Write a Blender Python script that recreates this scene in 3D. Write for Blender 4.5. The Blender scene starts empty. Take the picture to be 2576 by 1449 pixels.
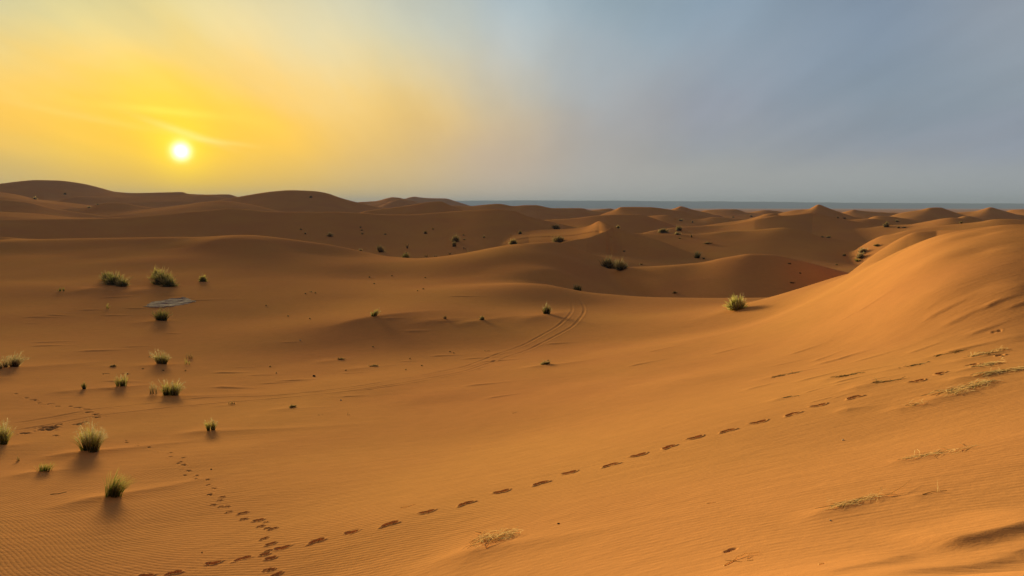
import bpy, math, random
import numpy as np
from mathutils import Vector

scene = bpy.context.scene
C = scene.collection
rng = np.random.default_rng(7)
random.seed(7)

# ------------------------------------------------------------------ camera
FOC, U0, V0, VH = 1860.0, 1288.0, 724.5, 522.0      # photograph measured 2576 x 1449
PITCH = math.atan((V0 - VH) / FOC)
EYE = 14.0                                           # eye height in metres above the datum
cam_d = bpy.data.cameras.new("camera")
cam = bpy.data.objects.new("camera", cam_d); C.objects.link(cam)
cam_d.sensor_width = 36.0; cam_d.lens = 36.0 * FOC / 2576.0
cam_d.clip_start = 0.1; cam_d.clip_end = 60000
cam.location = (0, 0, EYE)
cam.rotation_euler = (math.radians(90) - PITCH, 0, 0)
scene.camera = cam

def px_dir(u, v):
    """direction (azimuth from +y towards +x, elevation tangent) seen at a photograph point"""
    u = np.asarray(u, float); v = np.asarray(v, float)
    a = (u - U0) / FOC; b = (V0 - v) / FOC
    cp, sp = math.cos(PITCH), math.sin(PITCH)
    dx = a; dy = cp + b * sp; dz = -sp + b * cp
    return np.arctan2(dx, dy), dz / np.hypot(dx, dy)

# ------------------------------------------------------------------ light
SUN_AZ, SUN_T = px_dir(455, 380)
SUN_AZ = float(SUN_AZ); SUN_EL = math.atan(float(SUN_T))
sun_dir = Vector((math.sin(SUN_AZ) * math.cos(SUN_EL), math.cos(SUN_AZ) * math.cos(SUN_EL), math.sin(SUN_EL)))
sd = bpy.data.lights.new("sun", 'SUN'); sd.energy = SUN_E = 5.0; sd.angle = math.radians(13.0)
sd.color = (1.0, 0.90, 0.42)
sun = bpy.data.objects.new("sun", sd); C.objects.link(sun)
sun.rotation_euler = sun_dir.to_track_quat('Z', 'Y').to_euler()
sun.location = (0, 0, 60)

scene.view_settings.view_transform = 'Standard'
scene.view_settings.look = 'None'
scene.view_settings.exposure = 0.68
scene.view_settings.gamma = 1.0
scene.view_settings.use_curve_mapping = False

def lin(c):
    c = np.asarray(c, float) / 255.0
    return np.where(c <= 0.04045, c / 12.92, ((c + 0.055) / 1.055) ** 2.4)

# ------------------------------------------------------------------ sky
world = bpy.data.worlds.new("World"); scene.world = world; world.use_nodes = True
nt = world.node_tree; nt.nodes.clear()
def N(tree, kind, **kw):
    n = tree.nodes.new(kind)
    for k, v in kw.items(): setattr(n, k, v)
    return n
def M(op, a, b=None, c=None, tree=None, clamp=False):
    t = tree or nt
    n = t.nodes.new('ShaderNodeMath'); n.operation = op; n.use_clamp = clamp
    for i, x in enumerate((a, b, c)):
        if x is None: continue
        if isinstance(x, (int, float)): n.inputs[i].default_value = x
        else: t.links.new(x, n.inputs[i])
    return n.outputs[0]
L = nt.links.new
tc = N(nt, 'ShaderNodeTexCoord')
nrm = N(nt, 'ShaderNodeVectorMath', operation='NORMALIZE'); L(tc.outputs['Generated'], nrm.inputs[0])
# veil cloud: long streaks fanning up from the horizon, used to bend the colour field and to lighten it
sep0 = N(nt, 'ShaderNodeSeparateXYZ'); L(nrm.outputs[0], sep0.inputs[0])
zc = M('ADD', M('MAXIMUM', sep0.outputs[2], 0.0), 0.16)
px_ = M('DIVIDE', sep0.outputs[0], zc); py_ = M('DIVIDE', sep0.outputs[1], zc)
comb = N(nt, 'ShaderNodeCombineXYZ'); L(px_, comb.inputs[0]); L(py_, comb.inputs[1])
mp = N(nt, 'ShaderNodeMapping'); L(comb.outputs[0], mp.inputs[0])
mp.inputs['Rotation'].default_value = (0, 0, math.radians(4)); mp.inputs['Scale'].default_value = (1.5, 0.30, 1)
n1 = N(nt, 'ShaderNodeTexNoise'); L(mp.outputs[0], n1.inputs['Vector'])
n1.inputs['Scale'].default_value = 0.66; n1.inputs['Detail'].default_value = 5; n1.inputs['Roughness'].default_value = 0.5
n1.inputs['Distortion'].default_value = 0.35
mp2 = N(nt, 'ShaderNodeMapping'); L(comb.outputs[0], mp2.inputs[0])
mp2.inputs['Rotation'].default_value = (0, 0, math.radians(14)); mp2.inputs['Scale'].default_value = (1.3, 0.45, 1)
mp2.inputs['Location'].default_value = (3.1, 7.7, 0)
n2 = N(nt, 'ShaderNodeTexNoise'); L(mp2.outputs[0], n2.inputs['Vector'])
n2.inputs['Scale'].default_value = 1.6; n2.inputs['Detail'].default_value = 6; n2.inputs['Roughness'].default_value = 0.55
azr = M('ARCTAN2', sep0.outputs[0], sep0.outputs[1])
elr = M('ARCSINE', sep0.outputs[2])
d1 = M('SUBTRACT', n1.outputs['Fac'], 0.5)
d2 = M('SUBTRACT', n2.outputs['Fac'], 0.5)
lowfade = N(nt, 'ShaderNodeMapRange', interpolation_type='SMOOTHSTEP'); L(elr, lowfade.inputs[0])
lowfade.inputs[1].default_value = 0.0; lowfade.inputs[2].default_value = 0.14
az = M('ADD', azr, M('MULTIPLY', M('MULTIPLY', d1, 0.20), lowfade.outputs[0]))
el = M('ADD', elr, M('MULTIPLY', M('MULTIPLY', d2, 0.10), lowfade.outputs[0]))
SKY_U = [0, 250, 470, 720, 970, 1250, 1500, 1800, 2200, 2540]
SKY = {0:   [(205,203,160),(213,207,150),(219,209,150),(213,206,165),(200,203,185),(170,189,198),(146,168,181),(135,156,174),(124,141,160),(142,152,164)],
       120: [(234,205,122),(237,208,122),(236,209,124),(228,207,145),(210,206,172),(188,193,190),(160,172,180),(143,158,172),(128,145,163),(140,151,163)],
       230: [(246,197,80),(251,200,66),(254,205,56),(248,199,86),(232,204,137),(198,189,165),(162,167,171),(145,153,166),(129,145,160),(137,149,160)],
       310: [(250,196,66),(253,199,50),(255,208,40),(252,200,62),(236,196,110),(204,181,143),(165,165,165),(146,152,164),(134,147,160),(139,149,163)],
       380: [(226,190,92),(250,205,58),(255,208,40),(252,200,60),(222,186,112),(196,176,150),(165,162,158),(150,156,161),(143,151,163),(142,150,163)],
       430: [(218,186,98),(236,194,72),(254,207,40),(240,195,76),(220,188,120),(197,177,153),(174,170,164),(164,165,162),(160,163,163),(156,161,164)],
       495: [(222,188,100),(236,195,72),(246,202,52),(234,194,84),(218,188,124),(198,183,160),(178,175,168),(169,170,168),(163,167,168),(159,164,168)]}
EL_MAX = math.radians(90)
ZEN = 0.32  # dims the unseen upper sky to set the fill light
def ramp_for(i):
    r = N(nt, 'ShaderNodeValToRGB'); cr = r.color_ramp; cr.interpolation = 'B_SPLINE'
    stops = []
    for v in sorted(SKY, reverse=True):
        e = math.atan(float(px_dir(SKY_U[i], v)[1])); stops.append((e / EL_MAX, lin(SKY[v][i])))
    top = lin((132, 148, 166)) if i > 4 else lin((150, 162, 170))
    stops += [(math.radians(27) / EL_MAX, 0.55 * stops[-1][1] + 0.45 * top * ZEN), (math.radians(45) / EL_MAX, top * ZEN), (1.0, lin((118, 132, 152)) * ZEN)]
    while len(cr.elements) < len(stops): cr.elements.new(0.5)
    for e, (p, c) in zip(cr.elements, stops): e.position = min(1, max(0, p)); e.color = (*[float(x) for x in c], 1)
    L(M('DIVIDE', el, EL_MAX), r.inputs[0])
    return r.outputs[0]
ZEN = 0.32
def mixc(fac, a, b, mode='MIX'):
    m = N(nt, 'ShaderNodeMix', data_type='RGBA', blend_type=mode)
    if isinstance(fac, (int, float)): m.inputs[0].default_value = fac
    else: L(fac, m.inputs[0])
    for s, x in ((6, a), (7, b)):
        if isinstance(x, (tuple, list)): m.inputs[s].default_value = (*x[:3], 1)
        else: L(x, m.inputs[s])
    return m.outputs[2]
azs = [float(px_dir(u, 400)[0]) for u in SKY_U]
col = ramp_for(0)
for i in range(1, len(SKY_U)):
    mr = N(nt, 'ShaderNodeMapRange', interpolation_type='SMOOTHSTEP'); L(az, mr.inputs[0])
    w = 0.35 * (azs[i] - azs[i - 1])
    mr.inputs[1].default_value = azs[i - 1] - w * 0.3; mr.inputs[2].default_value = azs[i] + w * 0.3
    col = mixc(mr.outputs[0], col, ramp_for(i))
# the half of the sky behind the viewer: unseen, darkened to cut the fill light
BACK = (0.040, 0.036, 0.022)
bk = N(nt, 'ShaderNodeMapRange', interpolation_type='SMOOTHSTEP'); L(M('ABSOLUTE', azr), bk.inputs[0])
bk.inputs[1].default_value = math.radians(38); bk.inputs[2].default_value = math.radians(80)
bkh = M('MULTIPLY', bk.outputs[0], M('SUBTRACT', 1.0, M('MULTIPLY', M('MAXIMUM', sep0.outputs[2], 0.0), 0.6)))
col = mixc(bkh, col, BACK)
# streak brightness
n3 = N(nt, 'ShaderNodeTexNoise'); L(mp.outputs[0], n3.inputs['Vector'])
n3.inputs['Scale'].default_value = 2.3; n3.inputs['Detail'].default_value = 7; n3.inputs['Roughness'].default_value = 0.5
st = M('ADD', 1.0, M('MULTIPLY', M('ADD', M('MULTIPLY', M('SUBTRACT', n3.outputs['Fac'], 0.5), 0.30), M('MULTIPLY', d1, 0.30)), lowfade.outputs[0]))
vm = N(nt, 'ShaderNodeVectorMath', operation='SCALE'); L(col, vm.inputs[0]); L(st, vm.inputs['Scale'])
# sun disc, aureole and the bright wisp over it
dotn = N(nt, 'ShaderNodeVectorMath', operation='DOT_PRODUCT'); L(nrm.outputs[0], dotn.inputs[0]); dotn.inputs[1].default_value = sun_dir
ang = M('ARCCOSINE', M('MINIMUM', dotn.outputs['Value'], 1.0))
angw = M('ADD', ang, M('MULTIPLY', d2, 0.006))
def gauss(a, s): return M('EXPONENT', M('MULTIPLY', M('POWER', M('DIVIDE', a, s), 2.0), -1.0))
glow1 = gauss(ang, 0.030); glow2 = gauss(ang, 0.085)
# wisps: narrow streaks in local (azimuth, elevation) near the sun
la = M('SUBTRACT', azr, SUN_AZ); le = M('SUBTRACT', elr, SUN_EL)
def wisp(a0, e0, tilt, sa, se, wob=0.004):
    x = M('SUBTRACT', la, a0); y = M('SUBTRACT', le, e0)
    y2 = M('ADD', M('ADD', y, M('MULTIPLY', x, tilt)), M('MULTIPLY', d2, wob * 2))
    return M('MULTIPLY', gauss(x, sa), gauss(y2, se))
w1 = wisp(0.004, 0.022, 0.32, 0.040, 0.0042)
w2 = wisp(0.045, 0.012, 0.10, 0.035, 0.0030)
w3 = wisp(-0.015, 0.046, 0.06, 0.065, 0.0050)
w4 = wisp(-0.10, 0.036, 0.16, 0.09, 0.0040)
def addc(a, fac, colr):
    s = N(nt, 'ShaderNodeVectorMath', operation='SCALE'); s.inputs[0].default_value = colr; L(fac, s.inputs['Scale'])
    x = N(nt, 'ShaderNodeVectorMath', operation='ADD'); L(a, x.inputs[0]); L(s.outputs[0], x.inputs[1]); return x.outputs[0]
c2 = vm.outputs[0]
c2 = addc(c2, glow2, (0.02, 0.0, -0.02))
c2 = addc(c2, glow1, (0.22, 0.22, -0.01))
c2 = addc(c2, w1, (0.05, 0.07, 0.12)); c2 = addc(c2, w2, (0.04, 0.06, 0.07))
c2 = addc(c2, w3, (0.03, 0.09, 0.03)); c2 = addc(c2, w4, (0.02, 0.03, 0.03))
c2 = addc(c2, gauss(angw, 0.0086), (2.4, 2.4, 2.3))
# physical sky added underneath, same sun direction
sk = N(nt, 'ShaderNodeTexSky', sky_type='NISHITA'); sk.sun_disc = False
sk.sun_elevation = SUN_EL; sk.sun_rotation = SUN_AZ; sk.dust_density = 5.0
skl = N(nt, 'ShaderNodeVectorMath', operation='SCALE'); L(sk.outputs[0], skl.inputs[0]); skl.inputs['Scale'].default_value = 0.004
ad = N(nt, 'ShaderNodeVectorMath', operation='ADD'); L(c2, ad.inputs[0]); L(skl.outputs[0], ad.inputs[1])
# below the horizon: sand-coloured
dn = N(nt, 'ShaderNodeMapRange'); L(elr, dn.inputs[0]); dn.inputs[1].default_value = -0.012; dn.inputs[2].default_value = -0.03
fin = mixc(dn.outputs[0], ad.outputs[0], (0.10, 0.06, 0.03))
bg = N(nt, 'ShaderNodeBackground'); L(fin, bg.inputs[0]); bg.inputs[1].default_value = 0.66
wo = N(nt, 'ShaderNodeOutputWorld'); L(bg.outputs[0], wo.inputs[0])
# ------------------------------------------------------------------ terrain: heights as data
def pchip(x, y, xi):
    x = np.asarray(x, float); y = np.asarray(y, float)
    h = np.diff(x); d = np.diff(y) / h
    m = np.zeros_like(y)
    for i in range(1, len(x) - 1):
        if d[i-1] * d[i] > 0:
            w1 = 2*h[i] + h[i-1]; w2 = h[i] + 2*h[i-1]
            m[i] = (w1 + w2) / (w1 / d[i-1] + w2 / d[i])
    m[0], m[-1] = d[0], d[-1]
    k = np.clip(np.searchsorted(x, xi) - 1, 0, len(x) - 2)
    t = (xi - x[k]) / h[k]
    tt = np.clip(t, 0, 1)
    v = ((1+2*tt)*(1-tt)**2*y[k] + tt*(1-tt)**2*h[k]*m[k] + tt**2*(3-2*tt)*y[k+1] + tt**2*(tt-1)*h[k]*m[k+1])
    v = v + np.where(t < 0, m[0] * (xi - x[0]), 0) + np.where(t > 1, m[-1] * (xi - x[-1]), 0)
    return v

def vnoise(x, y, seed=0):
    x = np.asarray(x, np.float64); y = np.asarray(y, np.float64)
    xi = np.floor(x).astype(np.int64); yi = np.floor(y).astype(np.int64)
    fx = x - xi; fy = y - yi
    fx = fx*fx*fx*(fx*(fx*6-15)+10); fy = fy*fy*fy*(fy*(fy*6-15)+10)
    tab = np.random.default_rng(1000 + seed).random(4096) * 2 - 1
    def hsh(a, b): return tab[((a * 374761393 + b * 668265263) ^ (a * 1274126177 >> 3)) & 4095]
    a = hsh(xi, yi); b = hsh(xi+1, yi); c = hsh(xi, yi+1); d = hsh(xi+1, yi+1)
    return (a*(1-fx)+b*fx)*(1-fy) + (c*(1-fx)+d*fx)*fy

# near and middle ground: (u, v, drop below the eye in metres)
NEAR = [
 (0,1449,6.75),(400,1449,6.5),(800,1449,5.8),(1288,1449,4.4),(1750,1449,3.4),(2200,1449,2.6),(2576,1449,2.5),
 (0,1300,7.1),(450,1320,6.8),(1000,1310,5.55),
 (0,1200,7.55),(285,1245,7.2),(700,1240,6.65),(1288,1240,5.15),(1750,1250,3.95),(2200,1250,3.2),(2576,1250,2.85),
 (0,1100,8.15),(222,1138,7.9),(700,1100,7.65),(1288,1100,6.4),(1750,1100,4.5),(2200,1100,3.6),(2576,1100,2.95),
 (0,1000,8.65),(432,996,9.0),(850,960,8.85),(1288,950,8.0),(1750,950,5.6),(2000,950,4.45),(2360,940,3.35),(2576,940,3.05),
 (0,900,9.35),(410,890,9.7),(850,870,9.65),(1150,880,9.35),(1450,860,8.8),(1750,850,6.9),(2000,850,5.1),
 (0,790,9.45),(410,806,9.7),(650,800,9.7),(940,797,8.85),(1100,800,8.8),(1215,805,8.85),(1375,795,8.9),(1560,790,9.0),(1700,785,8.6),(1950,790,6.4),
 (0,725,8.85),(200,725,8.9),(410,725,9.0),(620,725,9.05),(850,720,9.2),(1150,715,9.2),(1000,750,9.0),(1200,760,8.9),(1350,760,9.1),(1480,765,9.25),
 (0,660,7.8),(200,660,7.8),(400,658,7.75),(620,660,7.95),(800,668,8.55),(0,690,8.4),(200,690,8.45),(400,690,8.5),(620,690,8.65),(980,690,9.2),
 (760,632,7.4),
 (1200,690,8.7),(1290,700,8.7),(1280,660,7.5),
]
# crests: (u, v, distance) and how the lee side falls behind: extra (factor on distance, extra drop)
CREST_A = [(0,602,134),(100,601,134),(200,600,135),(320,599,136),(440,598,137),(500,597,137),(545,594,137),(600,592,138),(650,594,138),(690,598,137),
 (760,607,137),(840,618,136),(920,633,137),(980,646,136),(1030,652,136),(1080,655,135),(1120,656,133),(1160,651,130),(1200,640,127),(1240,629,124),(1280,620,122),(1320,614.5,120),(1360,612,119),(1403,611.6,118)]
CREST_E = [(1385,718,83),(1430,727,80),(1480,736,79),(1550,742,78),(1650,748,77),(1740,750.5,76),(1820,751.5,74),(1900,750.5,71),(1960,748,68)]
CREST_R = [(2010,747,62),(2072,725,56),(2140,687.5,49.5),(2207,657,44.5),(2274,628,40.5),(2315,609,39),(2342,598,38),(2382,587,37),(2422,581,36.5),(2476,574,36),(2517,567,35.5),(2576,564.5,35),(2640,563,35)]
pts = []                    # (azimuth, log r, drop)
def add_px(u, v, h):
    a, t = px_dir(u, v); pts.append((float(a), math.log(h / -float(t)), h))
def add_r(u, r, h):
    a, _ = px_dir(u, VH + h * FOC / r); pts.append((float(a), math.log(r), h))
for p in NEAR: add_px(*p)
for u, v, r in CREST_A:
    a, t = px_dir(u, v); r = r / math.cos(float(a)); h = -r * float(t); pts.append((float(a), math.log(r), h))
    if u < 1380:
        pts.append((float(a), math.log(r * 1.05), h + r * .05 * -float(t) + 0.55))
        pts.append((float(a), math.log(r * 1.13), h + 3.4 if u < 900 else h + 1.9))
for u, vc in [(0,602),(100,601),(200,600),(320,599),(440,598),(545,594),(650,594)]:
    add_px(u, vc + 8, 5.85 if u < 500 else 5.35); add_px(u, vc + 24, 6.6 if u < 500 else 6.2)
for u, v, r in CREST_E:
    a, t = px_dir(u, v); r = r / math.cos(float(a)); h = -r * float(t); pts.append((float(a), math.log(r), h))
    pts.append((float(a), math.log(r * 1.04), h + r * .04 * -float(t) + 0.22))
for u, v, r in CREST_R:
    a, t = px_dir(u, v); r = r / math.cos(float(a)); h = -r * float(t); pts.append((float(a), math.log(r), h))
    if u > 2100:
        ht = float(np.interp(u, [2072,2140,2207,2274,2342,2422,2517,2576,2640], [4.7,4.35,4.05,3.8,3.6,3.42,3.25,3.15,3.1]))
        rt = ht / -float(px_dir(u, 850)[1]); D = r - rt; tt_ = h / r; cc = (ht - h + tt_ * D) / D ** 2
        for q in (.12, .3, .55, .8, 1.0):
            d_ = D * q; pts.append((float(a), math.log(r - d_), h - tt_ * d_ * .9 + (cc * D ** 2 - .1 * tt_ * D) * q ** 2))
    pts.append((float(a), math.log(r * 1.05), h + r * .05 * -float(t) + 0.35))
    pts.append((float(a), math.log(r * 1.25), h + 2.4))
# bowl beyond E, H1's shaded flank
for u, r, h in [(1450,88,10.0),(1650,88,10.9),(1850,86,10.9),(2000,80,10.9),(1403,106,6.9),(1403,95,8.1),(1450,110,7.6),(1450,97,9.0),(1500,104,8.9),(1500,122,7.9),(1560,114,9.6),(1650,104,10.9),(1850,104,10.7),
 (2050,90,9.8),(2150,85,9.4),(2300,75,8.4),(2500,70,8.5),(2640,70,8.5),(1420,136,8.6),(1500,140,8.8)]: add_r(u, r, h)
for u in range(-100, 1200, 150): add_r(u, 175, 12.4)
for u in (1250, 1350): add_r(u, 160, 11.3)
for u in range(1500, 2800, 200): add_r(u, 140, 10.2)
for u in range(-100, 2800, 240):
    add_r(u, 210, 11.8); add_r(u, 320, 12.2); add_r(u, 600, 12.5)
for u in (-150, 600, 1288, 2000, 2720):
    add_r(u, 4.0, {-150:5.6, 600:4.3, 1288:3.0, 2000:2.1, 2720:1.6}[u]); add_r(u, 2.2, {-150:3.6, 600:2.9, 1288:2.1, 2000:1.75, 2720:1.55}[u]); add_r(u, 0.9, 1.68)
P3 = np.array(pts)
P3 = np.array([p for i, p in enumerate(P3) if all(np.hypot(*(p[:2] - q[:2])) > 0.012 for q in P3[:i])])
def tps_fit(P):
    n = len(P); d2 = ((P[:, None, :2] - P[None, :, :2]) ** 2).sum(-1)
    K = np.where(d2 > 0, 0.5 * d2 * np.log(d2 + 1e-20), 0) + np.eye(n) * 1e-5
    A = np.zeros((n + 3, n + 3)); A[:n, :n] = K; A[:n, n] = 1; A[:n, n+1:] = P[:, :2]; A[n:, :n] = A[:n, n:].T
    return np.linalg.solve(A, np.concatenate([P[:, 2], np.zeros(3)]))
W = tps_fit(P3)
def tps_eval(a, rho):
    out = (W[-3] + W[-2] * a + W[-1] * rho).astype(np.float64)
    for i in range(len(P3)):
        d2 = (a - P3[i, 0]) ** 2 + (rho - P3[i, 1]) ** 2 + 1e-12
        out += W[i] * 0.5 * d2 * np.log(d2)
    return out

# dunes of the middle distance and beyond: crest line (u, v), distance (number or list), near-side slope, lee slope, dune height, rounding
def LY(R, sn, sf, amp, w, line, **kw): return dict(R=R, sn=sn, sf=sf, amp=amp, w=w, line=line, **kw)
LAYERS = [
 # dark dune facing us across the left and centre
 LY(240, .19, .30, 26, 4.0, [(-200,556),(0,551.4),(108,551),(215,550),(307,548),(377,543),(457,535),(511,530),(579,524.5),(619,526),(673,532),(736,533),(844,533),(925,537),(979,540),(1033,539.5),(1086,535.7),(1167,530),(1248,527),(1285,529.5),(1325,543),(1365,553),(1400,561),(1450,572),(1520,590)]),
 # low hump beyond the bowl
 LY(105, .26, .12, 7, 4.0, [(1500,700),(1545,680),(1575,673),(1661,669.5),(1710,666),(1769,660),(1815,650),(1850,644),(1890,639),(1938,641),(1992,651),(2046,664),(2099,678),(2140,689),(2250,722)]),
 # pointed dune with a lit flank: shaded body, then the lit flank behind its crest
 LY([(1380,140),(1478,150),(1527,160),(1543,168),(1608,165),(1760,150)], .20, .25, 8, 1.5, [(1380,618),(1440,604),(1478,598),(1500,590),(1527,579),(1543,570),(1560,576),(1581,583),(1608,590),(1660,606),(1700,622),(1760,645),(1800,665)]),
 LY([(1330,215),(1435,200),(1508,192),(1543,180),(1600,180)], .05, .35, 8, 1.5, [(1300,584),(1352,578),(1400,577),(1435,575),(1460,572.6),(1486,566),(1497,560),(1508,556),(1518,558.5),(1527,562),(1543,571),(1560,590),(1600,625)], cut=24, sp=.3),
 LY(178, .16, .2, 6, 4, [(1560,592),(1597,586.5),(1618,587.4),(1688,589),(1756,588),(1823,582),(1877,580),(1930,575.5),(1973,572.6),(2005,576.6),(2059,594),(2126,606),(2180,611.6),(2229,614),(2300,620)]),
 LY(295, .20, .25, 9, 4, [(1290,575),(1330,560),(1365,553.5),(1382,552.5),(1446,549),(1500,542),(1554,539.5),(1608,539.5),(1648,550),(1678,560.5),(1715,574),(1760,590)]),
 LY([(1600,235),(1900,250),(2045,265),(2288,240)], .15, .25, 8, 3, [(1600,590),(1660,577),(1715,571),(1823,565),(1877,556),(1910,549),(1935,544.5),(1949,542.5),(1978,541.5),(2012,538),(2045,535),(2072,541),(2126,552),(2180,562),(2234,572.6),(2288,580),(2340,592)]),
 LY(300, .10, .25, 7, 3, [(1740,572),(1823,560),(1877,552),(1905,545),(1930,537.6),(1949,536.3),(1962,541),(1990,552),(2050,570)], cut=50),
 LY([(2080,84),(2190,88),(2290,92),(2360,94),(2480,90)], .15, .35, 8, 2.0, [(2080,725),(2140,684),(2190,646),(2229,620),(2262,600.5),(2290,587.5),(2300,584.5),(2328,581.5),(2355,580),(2400,578.5),(2449,578),(2500,580),(2560,590)]),
 LY(380, .15, .2, 8, 5, [(1560,560),(1634,543),(1675,541),(1715,547),(1758,551),(1796,546),(1844,549),(1880,556)]),
 LY(300, .18, .2, 8, 4, [(2040,570),(2090,556),(2140,552.5),(2194,550),(2230,556),(2290,566),(2340,572)]),
 LY(340, .15, .25, 8, 4, [(2160,560),(2180,551),(2207,543),(2235,544),(2261,547),(2310,555),(2360,566)]),
 LY(245, .16, .2, 8, 5, [(2180,574),(2234,566.5),(2288,564.5),(2315,560),(2342,555),(2370,550),(2395,547.6),(2436,551),(2490,560),(2560,575)]),
 LY(160, .16, .2, 7, 5, [(2240,590),(2290,578),(2342,571),(2395,565),(2463,558),(2506,551.5),(2540,551),(2576,552.4),(2660,556)]),
 LY(330, .05, .3, 7, 1.5, [(2360,556),(2409,547.5),(2418,544.5),(2428,542.5),(2441,543.5),(2455,550),(2480,562)]),
 # left middle distance
 LY(330, .05, .2, 9, 3, [(-200,528),(0,532.6),(81,536.6),(188,546.6),(269,548.7),(330,552),(400,560)], cut=55),
 LY(400, .16, .2, 9, 5, [(-200,495),(-60,499),(0,501.6),(67,508),(135,524.5),(215,536.6),(296,548),(360,556)]),
 LY(560, .05, .2, 14, 5, [(-200,476),(-60,480),(0,483.6),(54,492),(86,500),(161,508.4),(215,515),(280,525),(340,540)], cut=110),
 LY(470, .14, .2, 9, 4, [(120,532),(148,526),(190,523),(223,521),(250,513),(274,509.7),(309,510.5),(350,518),(400,526),(470,540)]),
 LY(440, .05, .2, 9, 4, [(180,546),(229,537),(290,532),(350,528.5),(430,519),(470,514),(511,508),(560,505),(620,512),(700,530)], cut=70),
 LY(540, .18, .3, 20, 8, [(300,560),(400,534),(470,520),(511,510),(560,502),(597,495.7),(632,489.5),(683,482),(736,478.4),(790,480.6),(817,484.6),(858,498),(898,508.8),(930,516),(965,523.6),(1010,533),(1060,545)]),
 LY(820, .14, .3, 30, 12, [(-300,486),(-150,474),(0,462),(50,456),(94,452.7),(140,453.7),(202,460.7),(256,473.4),(288,482),(336,485.5),(400,484.3),(457,483),(474,487.6),(525,489.5),(573,488.7),(597,495),(650,510)]),
 LY(690, .12, .3, 20, 8, [(100,520),(205,494),(260,494.5),(336,495),(400,493),(470,491.5),(525,491),(560,496),(610,506)]),
 LY(900, .16, .3, 25, 10, [(860,530),(898,509),(946,505.6),(989,496),(1027,502),(1059,510),(1100,518),(1140,530)]),
 LY(780, .16, .3, 20, 6, [(930,530),(965,514),(995,503),(1010,501),(1030,508),(1060,518),(1090,530)]),
 LY(1500, .16, .3, 40, 15, [(980,520),(1019,499.4),(1043,494.8),(1060,497),(1086,498.6),(1119,499),(1146,506),(1165,512),(1183,517.7),(1220,528)]),
 LY(340, .20, .3, 12, 5, [(880,545),(925,530),(971,524.4),(1033,515.6),(1070,509),(1108,506),(1127,514),(1167,529),(1200,542)]),
]
SKYR = [(1100,530),(1127,516.5),(1180,518),(1220,514.5),(1256,512.3),(1291,518),(1321,516),(1346,515.8),(1392,523.5),(1446,523.4),(1465,523.6),(1487,529.5),(1515,533)]
LAYERS.append(LY(520, .16, .25, 12, 5, SKYR))
LAYERS.append(LY(700, .14, .25, 12, 5, [(1440,540),(1487,529),(1512,526),(1535,524),(1546,527.5),(1580,535)]))
LAYERS.append(LY(420, .20, .25, 12, 4, [(1500,545),(1525,535),(1546,528),(1562,520.7),(1600,520.5),(1634,521),(1688,527.4),(1720,533),(1764,541),(1800,550)]))
LAYERS.append(LY(520, .18, .3, 12, 3, [(1650,540),(1688,527.4),(1700,523),(1712.6,518.8),(1725,521.5),(1742,526.9),(1764,531.4),(1800,541)]))
LAYERS.append(LY(640, .16, .25, 12, 4, [(1740,541),(1764,531.4),(1782.6,527.7),(1850,526),(1865,530),(1880,535),(1903,531),(1925,528),(1973,533.6),(2000,540)]))
LAYERS.append(LY(430, .18, .3, 12, 3, [(1930,545),(1973,534),(2002.6,528),(2035,525.5),(2046,520),(2059,514),(2072,518),(2086,524),(2117,535),(2150,546)]))
LAYERS.append(LY(600, .16, .25, 12, 4, [(2090,542),(2117,535),(2135,530),(2149,527),(2162,529.5),(2175,531),(2215,533.5),(2261,536),(2300,541)]))
LAYERS.append(LY(500, .18, .3, 12, 4, [(2230,546),(2261,537),(2293,531),(2320,527),(2342,521.5),(2366,522),(2385,528),(2406,535),(2440,544)]))
LAYERS.append(LY(560, .18, .3, 12, 3, [(2370,542),(2406,535),(2452,531),(2475,525),(2492,520.7),(2510,525.5),(2530,531.4),(2560,540)]))
LAYERS.append(LY(650, .16, .3, 12, 4, [(2500,540),(2530,531),(2551.6,527),(2576,526),(2640,528),(2800,538)]))

# ------------------------------------------------------------------ grid
AMAX = math.radians(37.5)
ca = np.arange(-AMAX, AMAX, math.radians(0.058))
side = np.concatenate([np.linspace(0, 1, 60)[1:] ** 1.2 * math.radians(35) + AMAX, np.radians(np.arange(76, 181, 6.5))])
side[-1] = math.pi
ang_c = np.concatenate([-side[::-1], ca, side + (ca[-1] - AMAX) * np.linspace(1, 0, len(side))])
def steps(a, b, k):
    n = int(math.log(b / a) / k); return list(a * np.exp(np.arange(n) * math.log(b / a) / n))
rad = np.array(steps(.35, 3.6, .03) + steps(3.6, 9, .003) + steps(9, 18.5, .0011) + steps(18.5, 60, .0033) + steps(60, 240, .0030) + steps(240, 1700, .0065) + steps(1700, 14000, .05) + [14000.0])
A_, R_ = np.meshgrid(ang_c, rad, indexing='ij')
RHO = np.log(R_)
ACL = np.clip(A_, -0.72, 0.72)
X_ = R_ * np.sin(A_); Y_ = R_ * np.cos(A_)
print("grid", A_.shape)

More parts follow.
